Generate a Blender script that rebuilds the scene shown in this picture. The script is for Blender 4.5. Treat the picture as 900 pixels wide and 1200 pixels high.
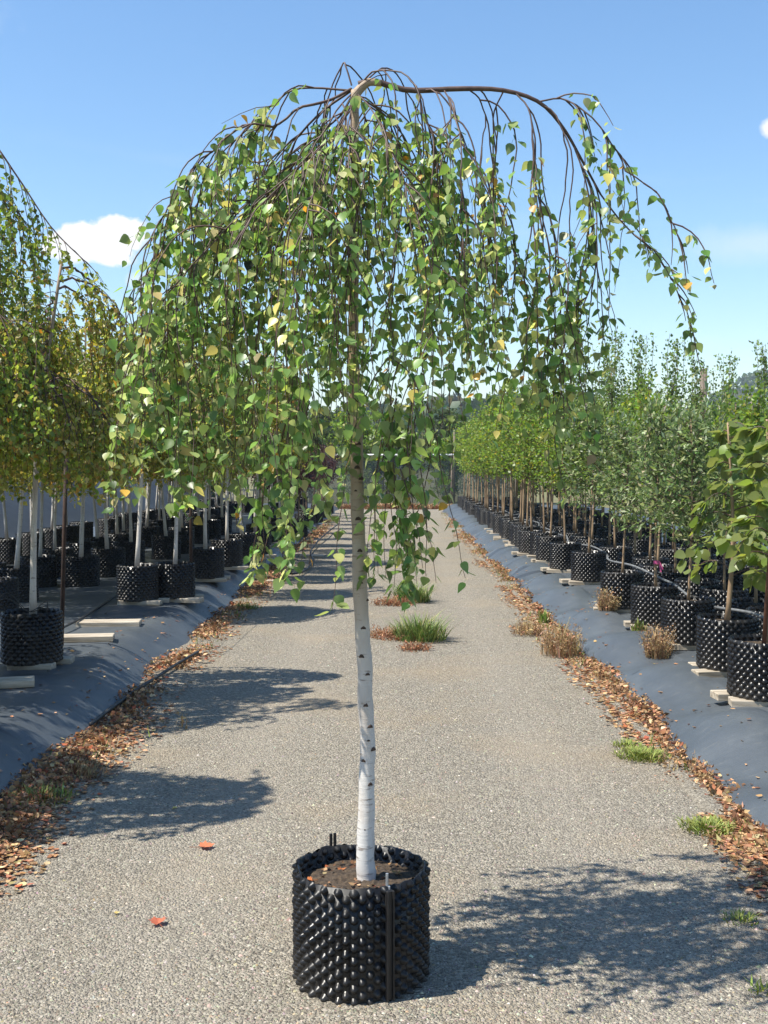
import bpy, math, random
import numpy as np
from mathutils import Vector

for o in list(bpy.data.objects):
    bpy.data.objects.remove(o)
scene = bpy.context.scene
COL = scene.collection
R_ = math.radians

# ------------------------------------------------------------------ camera
CAM_H, F_PX, HOR, VPX = 1.6, 1350.0, 540.0, 461.0
PITCH = math.atan((600 - HOR) / F_PX)
YAW = math.atan((VPX - 450) / F_PX)
cd = bpy.data.cameras.new('camera')
cam = bpy.data.objects.new('camera', cd); COL.objects.link(cam)
cam.location = (0, 0, CAM_H)
cam.rotation_euler = (math.pi / 2 - PITCH, 0, YAW)
cd.sensor_fit = 'VERTICAL'; cd.sensor_height = 36.0
cd.lens = F_PX / 1200 * 36
cd.clip_start = 0.05; cd.clip_end = 20000
scene.camera = cam

# ------------------------------------------------------------------ sun, sky, exposure
SUN_EL = R_(59)
sun_xy = Vector((-0.945, -0.33)).normalized()
sun_dir = Vector((sun_xy.x * math.cos(SUN_EL), sun_xy.y * math.cos(SUN_EL), math.sin(SUN_EL)))
sd = bpy.data.lights.new('sun', 'SUN'); sd.energy = 5.0; sd.angle = R_(0.53); sd.color = (1.0, 0.95, 0.85)
sun = bpy.data.objects.new('sun', sd); COL.objects.link(sun)
sun.rotation_euler = (-sun_dir).to_track_quat('-Z', 'Y').to_euler()
sun.location = (-8, -4, 14)

world = bpy.data.worlds.new('World'); scene.world = world; world.use_nodes = True
wn, wl = world.node_tree.nodes, world.node_tree.links
for n in list(wn): wn.remove(n)
SKY_STR = 0.12
w_out = wn.new('ShaderNodeOutputWorld'); w_bg = wn.new('ShaderNodeBackground')
w_bg.inputs['Strength'].default_value = SKY_STR
sky = wn.new('ShaderNodeTexSky'); sky.sky_type = 'NISHITA'; sky.sun_disc = False
sky.sun_elevation = SUN_EL; sky.sun_rotation = math.atan2(sun_xy.x, sun_xy.y)
sky.altitude = 60; sky.air_density = 1.15; sky.dust_density = 0.2; sky.ozone_density = 3.2


def wmath(op, a, b=None, c=None, clamp=False):
    n = wn.new('ShaderNodeMath'); n.operation = op; n.use_clamp = clamp
    for i, v in enumerate((a, b, c)):
        if v is None: continue
        if isinstance(v, (int, float)): n.inputs[i].default_value = v
        else: wl.new(v, n.inputs[i])
    return n.outputs[0]


tc = wn.new('ShaderNodeTexCoord'); sep = wn.new('ShaderNodeSeparateXYZ')
wl.new(tc.outputs['Generated'], sep.inputs[0])
az = wmath('ARCTAN2', sep.outputs['X'], sep.outputs['Y'])
el = wmath('ARCSINE', sep.outputs['Z'])
nz = wn.new('ShaderNodeTexNoise'); nz.inputs['Scale'].default_value = 26; nz.inputs['Detail'].default_value = 9
nz.inputs['Roughness'].default_value = 0.6
wl.new(tc.outputs['Generated'], nz.inputs['Vector'])
nz2 = wn.new('ShaderNodeTexNoise'); nz2.inputs['Scale'].default_value = 5; nz2.inputs['Detail'].default_value = 7
mp = wn.new('ShaderNodeMapping'); mp.inputs['Scale'].default_value = (1, 1, 7)
wl.new(tc.outputs['Generated'], mp.inputs['Vector']); wl.new(mp.outputs[0], nz2.inputs['Vector'])
# (azimuth, elevation, half width, half height, opacity, softness) of each cloud; the same kind all around the sky
clouds = [(-0.254, 0.178, 0.044, 0.018, 1.0, 0.22), (-0.228, 0.187, 0.026, 0.017, 1.0, 0.22), (-0.215, 0.150, 0.014, 0.008, 0.5, 0.5),
          (0.314, 0.263, 0.014, 0.012, 0.9, 0.4), (0.30, 0.176, 0.085, 0.018, 0.30, 1.0),
          (-0.365, 0.345, 0.05, 0.035, 0.25, 1.0), (-0.50, 0.16, 0.09, 0.035, 1.0, 0.3), (0.62, 0.20, 0.10, 0.03, 0.9, 0.4), (0.95, 0.30, 0.12, 0.05, 0.9, 0.4),
          (-1.0, 0.28, 0.13, 0.05, 1.0, 0.3), (1.6, 0.22, 0.16, 0.045, 1.0, 0.3), (-1.7, 0.35, 0.13, 0.06, 0.9, 0.4),
          (2.3, 0.25, 0.12, 0.05, 1.0, 0.3), (2.9, 0.33, 0.15, 0.06, 0.9, 0.4), (-2.5, 0.22, 0.13, 0.04, 1.0, 0.3)]
cov = None
nv = wmath('SUBTRACT', nz.outputs['Fac'], 0.5)
for (a, e, hw, hh, op, soft) in clouds:
    da = wmath('DIVIDE', wmath('SUBTRACT', az, a), hw)
    de = wmath('DIVIDE', wmath('SUBTRACT', el, e), hh)
    r2 = wmath('SQRT', wmath('ADD', wmath('MULTIPLY', da, da), wmath('MULTIPLY', de, de)))
    v = wmath('ADD', wmath('SUBTRACT', 1.0, r2), wmath('MULTIPLY', nv, 1.9))
    v = wmath('MULTIPLY', wmath('DIVIDE', v, soft, clamp=True), op)
    cov = v if cov is None else wmath('MAXIMUM', cov, v)
wisp = wmath('MULTIPLY', wmath('SUBTRACT', nz2.outputs['Fac'], 0.56), 1.1, clamp=True)
lowb = wmath('SUBTRACT', 1.0, wmath('DIVIDE', wmath('ABSOLUTE', wmath('SUBTRACT', el, 0.13)), 0.16), clamp=True)
cov = wmath('MAXIMUM', cov, wmath('MULTIPLY', wisp, lowb))
wmix = wn.new('ShaderNodeMix'); wmix.data_type = 'RGBA'
whs = wn.new('ShaderNodeHueSaturation'); whs.inputs['Saturation'].default_value = 1.14; wl.new(sky.outputs[0], whs.inputs['Color'])
wl.new(cov, wmix.inputs['Factor']); wl.new(whs.outputs[0], wmix.inputs['A'])
wmix.inputs['B'].default_value = (5.6, 5.65, 5.7, 1)
wl.new(wmix.outputs['Result'], w_bg.inputs['Color'])
wl.new(w_bg.outputs[0], w_out.inputs[0])

scene.view_settings.view_transform = 'Standard'; scene.view_settings.look = 'None'
scene.view_settings.exposure = 0.72; scene.view_settings.gamma = 1.0
scene.view_settings.use_curve_mapping = False
scene.render.engine = 'CYCLES'
scene.cycles.max_bounces = 6; scene.cycles.diffuse_bounces = 3; scene.cycles.glossy_bounces = 2; scene.cycles.transmission_bounces = 3; scene.cycles.transparent_max_bounces = 6; scene.cycles.volume_bounces = 0

# ------------------------------------------------------------------ helpers
rng = np.random.default_rng(7)
random.seed(7)
fwd = Vector((-math.sin(YAW) * math.cos(PITCH), math.cos(YAW) * math.cos(PITCH), -math.sin(PITCH)))
rgt = Vector((math.cos(YAW), math.sin(YAW), 0))
upv = rgt.cross(fwd)


def ray(px, py): return fwd + rgt * ((px - 450) / F_PX) - upv * ((py - 600) / F_PX)


def on_z(px, py, z=0.0):
    d = ray(px, py); t = (z - CAM_H) / d.z
    return Vector((d.x * t, d.y * t, z))


def on_y(px, py, Y):
    d = ray(px, py); t = Y / d.y
    return Vector((d.x * t, Y, CAM_H + d.z * t))


def to_px(p):
    v = Vector(p) - Vector((0, 0, CAM_H)); k = v.dot(fwd)
    return 450 + F_PX * v.dot(rgt) / k, 600 - F_PX * v.dot(upv) / k


def tag(o, label, cat=None, group=None, kind=None):
    if label: o['label'] = label
    if cat: o['category'] = cat
    if group: o['group'] = group
    if kind: o['kind'] = kind
    return o


def empty(name, loc=(0, 0, 0), rz=0.0):
    o = bpy.data.objects.new(name, None); COL.objects.link(o)
    o.location = loc; o.rotation_euler = (0, 0, rz); o.empty_display_size = 0.1
    return o


def link(name, me, parent=None, loc=None, rot=None, scale=None):
    o = bpy.data.objects.new(name, me); COL.objects.link(o)
    if parent is not None: o.parent = parent
    if loc is not None: o.location = loc
    if rot is not None: o.rotation_euler = rot
    if scale is not None: o.scale = (scale,) * 3 if isinstance(scale, (int, float)) else scale
    return o


def mesh(name, verts, faces, mat, smooth=False, cols=None):
    me = bpy.data.meshes.new(name)
    verts = np.asarray(verts, dtype=np.float32)
    if isinstance(faces, np.ndarray):
        k = faces.shape[1]; nf = faces.shape[0]
        me.vertices.add(len(verts)); me.vertices.foreach_set('co', verts.ravel())
        me.loops.add(nf * k); me.loops.foreach_set('vertex_index', faces.astype(np.int32).ravel())
        me.polygons.add(nf); me.polygons.foreach_set('loop_start', np.arange(0, nf * k, k, dtype=np.int32))
        me.update(calc_edges=True)
    else:
        me.from_pydata(verts.tolist(), [], faces)
    if mat: me.materials.append(mat)
    if smooth: me.polygons.foreach_set('use_smooth', np.ones(len(me.polygons), dtype=bool))
    if cols is not None:
        a = me.color_attributes.new('Col', 'FLOAT_COLOR', 'POINT')
        c = np.ones((len(verts), 4), dtype=np.float32); c[:, :3] = cols
        a.data.foreach_set('color', c.ravel())
    me.update()
    return me


class MB:
    """collects shapes for ONE mesh"""
    def __init__(s): s.v = []; s.f = []; s.c = []

    def add(s, v, f, col=(1, 1, 1)):
        b = len(s.v); s.v += [tuple(map(float, q)) for q in v]; s.f += [tuple(i + b for i in q) for q in f]
        s.c += [col] * len(v)

    def box(s, c, size, rz=0, taper=1.0, bev=0.0, tilt=0.0):
        hx, hy, hz = size[0] / 2, size[1] / 2, size[2] / 2
        if bev <= 0:
            pts = [(x * hx * (taper if z > 0 else 1), y * hy * (taper if z > 0 else 1), z * hz) for z in (-1, 1) for x, y in ((-1, -1), (1, -1), (1, 1), (-1, 1))]
            fc = [(3, 2, 1, 0), (4, 5, 6, 7), (0, 1, 5, 4), (1, 2, 6, 5), (2, 3, 7, 6), (3, 0, 4, 7)]
        else:
            rings = []
            for z, ins in ((-hz, bev), (-hz + bev, 0), (hz - bev, 0), (hz, bev)):
                rings.append([(x * (hx - ins), y * (hy - ins), z) for x, y in ((-1, -1), (1, -1), (1, 1), (-1, 1))])
            pts = sum(rings, []); fc = [(3, 2, 1, 0), (12, 13, 14, 15)]
            for k in range(3):
                for i in range(4):
                    j = (i + 1) % 4; fc.append((k * 4 + i, k * 4 + j, k * 4 + 4 + j, k * 4 + 4 + i))
        ca, sa = math.cos(rz), math.sin(rz)
        out = []
        for x, y, z in pts:
            z2 = z + x * math.sin(tilt)
            out.append((c[0] + x * ca - y * sa, c[1] + x * sa + y * ca, c[2] + z2))
        s.add(out, fc)

    def tube(s, pts, rad, n=6, caps=True, col=(1, 1, 1)):
        P = np.asarray(pts, float); m = len(P)
        rad = np.broadcast_to(np.asarray(rad, float), (m,))
        T = np.gradient(P, axis=0); T /= np.linalg.norm(T, axis=1)[:, None] + 1e-9
        ref = np.array([0.37, 0.91, 0.17]) if abs(T[:, 1]).mean() < 0.8 else np.array([0.9, 0.1, 0.4])
        U = np.cross(T, ref); U /= np.linalg.norm(U, axis=1)[:, None] + 1e-9
        W = np.cross(T, U)
        a = np.arange(n) * 2 * math.pi / n
        V = P[:, None, :] + rad[:, None, None] * (np.cos(a)[None, :, None] * U[:, None, :] + np.sin(a)[None, :, None] * W[:, None, :])
        b = len(s.v); s.v += [tuple(q) for q in V.reshape(-1, 3)]; s.c += [col] * (m * n)
        for i in range(m - 1):
            for j in range(n):
                k = (j + 1) % n
                s.f.append((b + i * n + j, b + i * n + k, b + (i + 1) * n + k, b + (i + 1) * n + j))
        if caps:
            s.f.append(tuple(b + j for j in range(n - 1, -1, -1))); s.f.append(tuple(b + (m - 1) * n + j for j in range(n)))

    def mesh(s, name, mat, smooth=False, cols=False):
        return mesh(name, s.v, s.f, mat, smooth, np.array(s.c) if cols else None)


def smooth_path(pts, n):
    P = np.asarray(pts, float); m = len(P)
    P2 = np.vstack([2 * P[0] - P[1], P, 2 * P[-1] - P[-2]])
    out = []
    for u in np.linspace(0, m - 1 - 1e-6, n):
        i = int(u); t = u - i
        p0, p1, p2, p3 = P2[i], P2[i + 1], P2[i + 2], P2[i + 3]
        out.append(0.5 * ((2 * p1) + (-p0 + p2) * t + (2 * p0 - 5 * p1 + 4 * p2 - p3) * t * t + (-p0 + 3 * p1 - 3 * p2 + p3) * t ** 3))
    return np.array(out)


def vnoise(x, y, seed=0):
    """smooth value noise on arrays"""
    x = np.asarray(x, float); y = np.asarray(y, float)
    xi = np.floor(x).astype(int); yi = np.floor(y).astype(int); xf = x - xi; yf = y - yi
    xf = xf * xf * (3 - 2 * xf); yf = yf * yf * (3 - 2 * yf)
    def h(a, b):
        n = (a * 374761393 + b * 668265263 + seed * 974634777) & 0xffffffff
        n = ((n ^ (n >> 13)) * 1274126177) & 0xffffffff
        return ((n ^ (n >> 16)) & 0xffff) / 65535.0
    return (h(xi, yi) * (1 - xf) + h(xi + 1, yi) * xf) * (1 - yf) + (h(xi, yi + 1) * (1 - xf) + h(xi + 1, yi + 1) * xf) * yf


# ------------------------------------------------------------------ materials
class NT:
    def __init__(s, name):
        s.m = bpy.data.materials.new(name); s.m.use_nodes = True
        s.n, s.l = s.m.node_tree.nodes, s.m.node_tree.links
        for q in list(s.n): s.n.remove(q)
        s.out = s.n.new('ShaderNodeOutputMaterial')
        s.p = s.n.new('ShaderNodeBsdfPrincipled'); s.l.new(s.p.outputs[0], s.out.inputs['Surface'])

    def node(s, t, **kw):
        q = s.n.new(t)
        for k, v in kw.items(): setattr(q, k, v)
        return q

    def set(s, **kw):
        for k, v in kw.items():
            i = s.p.inputs[k.replace('_', ' ')]
            if isinstance(v, (tuple, int, float)): i.default_value = v if not (isinstance(v, tuple) and len(v) == 3) else (*v, 1)
            else: s.l.new(v, i)
        return s

    def coord(s, kind='Object', scale=(1, 1, 1)):
        t = s.n.new('ShaderNodeTexCoord'); m = s.n.new('ShaderNodeMapping'); m.inputs['Scale'].default_value = scale
        s.l.new(t.outputs[kind], m.inputs['Vector']); return m.outputs[0]

    def noise(s, vec, scale, detail=4, rough=0.55):
        q = s.n.new('ShaderNodeTexNoise'); q.inputs['Scale'].default_value = scale; q.inputs['Detail'].default_value = detail
        q.inputs['Roughness'].default_value = rough; s.l.new(vec, q.inputs['Vector']); return q.outputs['Fac']

    def ramp(s, fac, stops):
        q = s.n.new('ShaderNodeValToRGB'); s.l.new(fac, q.inputs[0]); e = q.color_ramp.elements
        while len(e) < len(stops): e.new(0.5)
        for k, (pos, c) in zip(e, stops):
            k.position = pos; k.color = (*c, 1) if isinstance(c, tuple) else (c, c, c, 1)
        return q.outputs[0]

    def mix(s, fac, a, b, mode='MIX'):
        q = s.n.new('ShaderNodeMix'); q.data_type = 'RGBA'; q.blend_type = mode
        for key, v in (('Factor', fac), ('A', a), ('B', b)):
            if isinstance(v, (int, float)) and key == 'Factor': q.inputs[key].default_value = v
            elif isinstance(v, tuple): q.inputs[key].default_value = (*v, 1)
            else: s.l.new(v, q.inputs[key])
        return q.outputs['Result']

    def bump(s, h, strength=0.5, dist=0.01):
        q = s.n.new('ShaderNodeBump'); q.inputs['Strength'].default_value = strength; q.inputs['Distance'].default_value = dist
        s.l.new(h, q.inputs['Height']); s.l.new(q.outputs[0], s.p.inputs['Normal']); return s

    def math(s, op, a, b=0.0, clamp=False):
        q = s.n.new('ShaderNodeMath'); q.operation = op; q.use_clamp = clamp
        for i, v in enumerate((a, b)):
            if isinstance(v, (int, float)): q.inputs[i].default_value = v
            else: s.l.new(v, q.inputs[i])
        return q.outputs[0]


def simple(name, c0, c1, scale=8, rough=0.7, bump=0.0, kind='Object', spec=0.5, metal=0.0, stretch=(1, 1, 1), detail=5, bdist=0.01):
    t = NT(name); v = t.coord(kind, stretch); f = t.noise(v, scale, detail)
    t.set(Base_Color=t.ramp(f, [(0.3, c0), (0.7, c1)]), Roughness=rough, Metallic=metal)
    t.p.inputs['Specular IOR Level'].default_value = spec
    if bump: t.bump(f, bump, bdist)
    return t.m


def leaf_mat(name, trans=0.35, rough=0.42, under=1.0, spec=0.5):
    t = NT(name)
    a = t.node('ShaderNodeAttribute', attribute_name='Col')
    g = t.node('ShaderNodeNewGeometry')
    pale = t.mix(0.40 * under, a.outputs['Color'], (0.33, 0.37, 0.18))
    c = t.mix(g.outputs['Backfacing'], a.outputs['Color'], pale)
    t.set(Base_Color=c, Roughness=rough); t.p.inputs['Specular IOR Level'].default_value = spec
    tr = t.node('ShaderNodeBsdfTranslucent')
    hs = t.node('ShaderNodeHueSaturation'); hs.inputs['Hue'].default_value = 0.485; hs.inputs['Saturation'].default_value = 1.1; hs.inputs['Value'].default_value = 1.5
    t.l.new(a.outputs['Color'], hs.inputs['Color']); t.l.new(hs.outputs[0], tr.inputs['Color'])
    mx = t.node('ShaderNodeMixShader'); mx.inputs[0].default_value = trans
    t.l.new(t.p.outputs[0], mx.inputs[1]); t.l.new(tr.outputs[0], mx.inputs[2]); t.l.new(mx.outputs[0], t.out.inputs['Surface'])
    return t.m


M = {}
M['leaf'] = leaf_mat('leaf', 0.45, 0.38, 1.0, 0.5)
M['leaf_far'] = leaf_mat('leaf_small', 0.48, 0.42, 0.9)
M['leaf_dry'] = leaf_mat('leaf_dry', 0.12, 0.7, 0.3, 0.25)
M['twig'] = simple('twig_bark', (0.05, 0.026, 0.018), (0.13, 0.075, 0.055), 30, 0.55)
M['bg_bark'] = simple('young_bark', (0.12, 0.085, 0.055), (0.30, 0.22, 0.15), 14, 0.8, 0.4, stretch=(1, 1, 0.35))
M['tan_bark'] = simple('tan_bark', (0.20, 0.13, 0.075), (0.40, 0.28, 0.17), 14, 0.8, 0.4, stretch=(1, 1, 0.35))


def birch_mat(name, z_lo, z_hi, white=(0.66, 0.64, 0.60), tan=(0.40, 0.27, 0.17)):
    t = NT(name); v = t.coord('Object')
    sp = t.node('ShaderNodeSeparateXYZ'); t.l.new(v, sp.inputs[0])
    h = t.math('DIVIDE', t.math('SUBTRACT', sp.outputs['Z'], z_lo), z_hi - z_lo, True)
    n1 = t.noise(v, 7, 5)
    h2 = t.math('ADD', h, t.math('MULTIPLY', t.math('SUBTRACT', n1, 0.5), 0.9), True)
    base = t.mix(h2, white, tan)
    st = t.coord('Object', (18, 18, 95)); lent = t.noise(st, 1.0, 3, 0.6)
    base = t.mix(t.ramp(lent, [(0.60, 0.0), (0.70, 0.75)]), base, (0.13, 0.085, 0.06))
    pt = t.noise(t.coord('Object', (6, 6, 2.2)), 3, 6)
    base = t.mix(t.ramp(pt, [(0.50, 0.0), (0.75, 0.45)]), base, (0.34, 0.24, 0.17))
    t.set(Base_Color=base, Roughness=0.62); t.bump(lent, 0.35, 0.004)
    return t.m


M['birch'] = birch_mat('birch_bark', 0.55, 1.55, (0.60, 0.575, 0.54), (0.33, 0.235, 0.15))
M['birch_bg'] = birch_mat('birch_bark_row', 0.7, 2.2, (0.55, 0.51, 0.46), (0.28, 0.20, 0.13))
M['scar'] = simple('branch_scar', (0.03, 0.018, 0.012), (0.10, 0.06, 0.04), 60, 0.85)


def gravel_mat():
    t = NT('gravel'); v = t.coord('Object')
    vo = t.node('ShaderNodeTexVoronoi'); vo.inputs['Scale'].default_value = 105; t.l.new(v, vo.inputs['Vector'])
    vo2 = t.node('ShaderNodeTexVoronoi'); vo2.inputs['Scale'].default_value = 210; t.l.new(v, vo2.inputs['Vector'])
    hs = t.node('ShaderNodeSeparateColor'); t.l.new(vo.outputs['Color'], hs.inputs[0])
    hs2 = t.node('ShaderNodeSeparateColor'); t.l.new(vo2.outputs['Color'], hs2.inputs[0])
    c = t.ramp(hs.outputs[0], [(0.0, (0.095, 0.084, 0.066)), (0.35, (0.230, 0.203, 0.159)), (0.75, (0.336, 0.301, 0.238)), (1.0, (0.515, 0.465, 0.373))])
    c2 = t.ramp(hs2.outputs[1], [(0.0, (0.162, 0.142, 0.112)), (0.5, (0.282, 0.245, 0.193)), (1.0, (0.389, 0.342, 0.271))])
    c = t.mix(0.35, c, c2)
    big = t.noise(v, 0.9, 5); mid = t.noise(v, 4.5, 4)
    c = t.mix(t.ramp(big, [(0.50, 0.0), (0.70, 0.6)]), c, (0.351, 0.275, 0.183))
    c = t.mix(t.ramp(mid, [(0.55, 0.0), (0.8, 0.35)]), c, (0.251, 0.226, 0.194))
    # finer pale dust in the two wheel tracks
    sp = t.node('ShaderNodeSeparateXYZ'); t.l.new(v, sp.inputs[0])
    ax = t.math('ABSOLUTE', sp.outputs['X'])
    tr = t.math('SUBTRACT', 1.0, t.math('DIVIDE', t.math('ABSOLUTE', t.math('SUBTRACT', ax, 0.78)), 0.34), True)
    c = t.mix(t.math('MULTIPLY', tr, t.math('MULTIPLY', big, 0.5)), c, (0.389, 0.342, 0.278))
    t.set(Base_Color=c, Roughness=0.9); t.p.inputs['Specular IOR Level'].default_value = 0.25
    hgt = t.math('ADD', t.math('SUBTRACT', 1.0, t.math('MULTIPLY', vo.outputs['Distance'], 1.0)), t.math('MULTIPLY', vo2.outputs['Distance'], -0.5))
    t.bump(hgt, 1.0, 0.011)
    return t.m


M['gravel'] = gravel_mat()


def pebble_mat():
    t = NT('pebble'); a = t.node('ShaderNodeAttribute', attribute_name='Col')
    t.set(Base_Color=a.outputs['Color'], Roughness=0.95); t.p.inputs['Specular IOR Level'].default_value = 0.08
    return t.m


M['pebble'] = pebble_mat()


def mat_mat():
    t = NT('weed_mat'); v = t.coord('Object')
    n = t.noise(v, 2.2, 7, 0.62); n2 = t.noise(t.coord('Object', (1, 3.0, 1)), 9, 6, 0.6)
    c = t.ramp(n, [(0.30, (0.056, 0.066, 0.076)), (0.55, (0.076, 0.087, 0.097)), (0.78, (0.115, 0.125, 0.130))])
    c = t.mix(t.ramp(n2, [(0.58, 0.0), (0.80, 0.5)]), c, (0.15, 0.147, 0.135))
    wv = t.node('ShaderNodeTexWave'); wv.inputs['Scale'].default_value = 60; t.l.new(v, wv.inputs['Vector'])
    wv2 = t.node('ShaderNodeTexWave'); wv2.bands_direction = 'Y'; wv2.inputs['Scale'].default_value = 60; t.l.new(v, wv2.inputs['Vector'])
    # dried-up puddle stains in the hollows
    st = t.noise(t.coord('Object', (0.55, 2.4, 1)), 1.7, 2, 0.4)
    c = t.mix(t.ramp(st, [(0.665, 0.0), (0.68, 0.75)]), c, (0.03, 0.034, 0.04))
    t.set(Base_Color=c, Roughness=0.44); t.p.inputs['Specular IOR Level'].default_value = 0.5
    h = t.math('ADD', t.math('MULTIPLY', t.math('ADD', wv.outputs['Fac'], wv2.outputs['Fac']), 0.12), n2)
    t.bump(h, 0.35, 0.012)
    return t.m


M['mat'] = mat_mat()
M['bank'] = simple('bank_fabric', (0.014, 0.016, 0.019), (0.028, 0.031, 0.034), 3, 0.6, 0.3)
def pot_mat():
    t = NT('black_plastic'); v = t.coord('Object'); f = t.noise(v, 25, 5); d = t.noise(v, 6, 7, .65); e = t.noise(v, 70, 3)
    sp = t.node('ShaderNodeSeparateXYZ'); t.l.new(v, sp.inputs[0])
    low = t.math('SUBTRACT', 1.0, t.math('MULTIPLY', sp.outputs['Z'], 7.0), True)
    c = t.ramp(f, [(.3, (.005, .005, .006)), (.7, (.013, .013, .014))])
    c = t.mix(t.ramp(d, [(.55, 0.0), (.85, .28)]), c, (.10, .088, .07))
    c = t.mix(t.math('MULTIPLY', low, t.math('MULTIPLY', e, .35)), c, (.12, .105, .085))
    t.set(Base_Color=c, Roughness=t.ramp(d, [(.4, .26), (.75, .55)])); t.p.inputs['Specular IOR Level'].default_value = 0.34
    return t.m


M['pot'] = pot_mat()
M['seam'] = simple('seam_plastic', (0.008, 0.008, 0.009), (0.02, 0.018, 0.017), 30, 0.5)
M['soil'] = simple('potting_soil', (0.022, 0.014, 0.009), (0.115, 0.08, 0.05), 55, 0.95, 1.0, detail=8, bdist=0.02)
M['timber'] = simple('pale_timber', (0.22, 0.175, 0.12), (0.55, 0.48, 0.38), 7, 0.85, 0.3, stretch=(0.6, 6, 6))
M['rust'] = simple('rusty_steel', (0.07, 0.028, 0.016), (0.19, 0.075, 0.035), 22, 0.8, 0.3)
M['dark_rust'] = simple('dark_rusty_steel', (0.022, 0.012, 0.009), (0.06, 0.03, 0.02), 22, 0.8, 0.3)
M['steel'] = simple('galvanised', (0.30, 0.31, 0.32), (0.50, 0.51, 0.52), 20, 0.45, metal=0.6)
M['hose'] = simple('grey_hose', (0.10, 0.105, 0.11), (0.19, 0.195, 0.20), 10, 0.55)
M['hose_black'] = simple('black_hose', (0.018, 0.018, 0.02), (0.045, 0.043, 0.04), 10, 0.55)
M['white'] = simple('white_paint', (0.62, 0.62, 0.58), (0.78, 0.78, 0.74), 6, 0.6)
M['pole'] = simple('weathered_pole', (0.11, 0.085, 0.065), (0.24, 0.19, 0.145), 9, 0.9, 0.4, stretch=(3, 3, 0.3))
M['ground'] = simple('dry_ground', (0.13, 0.10, 0.055), (0.16, 0.17, 0.06), 0.6, 0.95, 0.4, detail=9, bdist=0.05)
M['earth'] = simple('verge_earth', (0.15, 0.125, 0.095), (0.30, 0.26, 0.21), 14, 0.95, 0.8, detail=8, bdist=0.02)
M['hill'] = simple('hill_bush', (0.030, 0.050, 0.022), (0.065, 0.095, 0.040), 0.02, 0.95, detail=9)
M['pink'] = simple('pink_tape', (0.60, 0.06, 0.22), (0.72, 0.14, 0.32), 20, 0.6)


def net_mat():
    t = NT('shade_net'); v = t.coord('Object')
    n = t.noise(v, 3, 4)
    t.set(Base_Color=t.ramp(n, [(0.3, (0.05, 0.065, 0.06)), (0.7, (0.09, 0.105, 0.10))]), Roughness=0.8)
    tr = t.node('ShaderNodeBsdfTransparent'); mx = t.node('ShaderNodeMixShader'); mx.inputs[0].default_value = 0.30
    t.l.new(t.p.outputs[0], mx.inputs[1]); t.l.new(tr.outputs[0], mx.inputs[2]); t.l.new(mx.outputs[0], t.out.inputs['Surface'])
    return t.m


M['net'] = net_mat()

# ------------------------------------------------------------------ ground, road, beds
def grid(xs, ys, zf, name, mat, smooth=True):
    X, Y = np.meshgrid(np.asarray(xs, float), np.asarray(ys, float)); Z = zf(X, Y)
    nx, ny = len(xs), len(ys)
    V = np.stack([X, Y, Z], -1).reshape(-1, 3)
    i = np.arange(ny - 1)[:, None] * nx + np.arange(nx - 1)[None, :]
    Fc = np.stack([i, i + 1, i + nx + 1, i + nx], -1).reshape(-1, 4)
    return mesh(name, V, Fc, mat, smooth)


def spaced(a, b, n, p=1.0): return a + (b - a) * np.linspace(0, 1, n) ** p


gx = np.concatenate([-spaced(60, 6000, 12, 3)[::-1], np.linspace(-50, 50, 21), spaced(60, 6000, 12, 3)])
gy = np.concatenate([[-3000, -800, -200, -60], np.linspace(-20, 120, 29), spaced(140, 9000, 16, 3)])
tag(link('ground', grid(gx, gy, lambda X, Y: np.full_like(X, -0.03), 'ground', M['ground'])), None, kind='structure')


def road_z(X, Y):
    return 0.004 + 0.012 * (vnoise(X * 1.7, Y * 1.3, 3) - 0.5) + 0.010 * np.exp(-(X / 0.35) ** 2) - 0.008 * np.exp(-((np.abs(X) - 0.8) / 0.25) ** 2)


road = link('gravel_road', grid(np.linspace(-1.95, 1.75, 60), np.concatenate([np.linspace(0.3, 14, 150), np.linspace(14.3, 40, 60)]), road_z, 'gravel_road', M['gravel']))
tag(road, None, kind='structure')
# the same earth under the leaf litter along both verges
def verge(name, x0, x1, seed):
    def zf(X, Y):
        c = (X - x0) / (x1 - x0)
        edge = np.minimum(c, 1 - c)
        return 0.001 + 0.014 * np.clip(edge * 4, 0, 1) * (0.55 + 0.9 * vnoise(X * 6, Y * 5, seed)) - 0.02 * (edge < 0.02)
    return tag(link(name, grid(np.linspace(x0, x1, 16), np.linspace(0.5, 38, 420), zf, name, M['gravel'])), None, kind='structure')


verge('verge', -1.90, -1.46, 5); verge('verge', 1.40, 1.63, 6)

BED_R, BED_L = 0.15, 0.19


def mat_right(X, Y):
    X = np.asarray(X, float); Y = np.asarray(Y, float)
    e = 1.55 + 0.035 * np.sin(Y * 1.9) + 0.08 * (vnoise(Y * 0.8, Y * 0 + 3, 11) - 0.5)
    t = np.clip((X - e) / 0.46, 0, 1)
    z = 0.002 + BED_R * np.sin(t * math.pi / 2) ** 1.1
    bend = Y - 0.55 * np.abs(X - 1.95) ** 1.3
    hump = 0.055 * np.sin(bend * 2 * math.pi / 1.55 + 2.2 * vnoise(Y * 0.5, Y * 0, 2)) + 0.030 * (vnoise(X * 1.5, bend * 1.3, 4) - 0.5) + 0.010 * (vnoise(X * 4, bend * 5, 9) - 0.5)
    return z + hump * np.clip(t * 2.2, 0, 1) * np.where(X > 2.1, 0.35, 1.0) * np.where(t < 1, 1.0, np.clip(1 - (X - 2.0) * 2, 0.35, 1))


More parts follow.
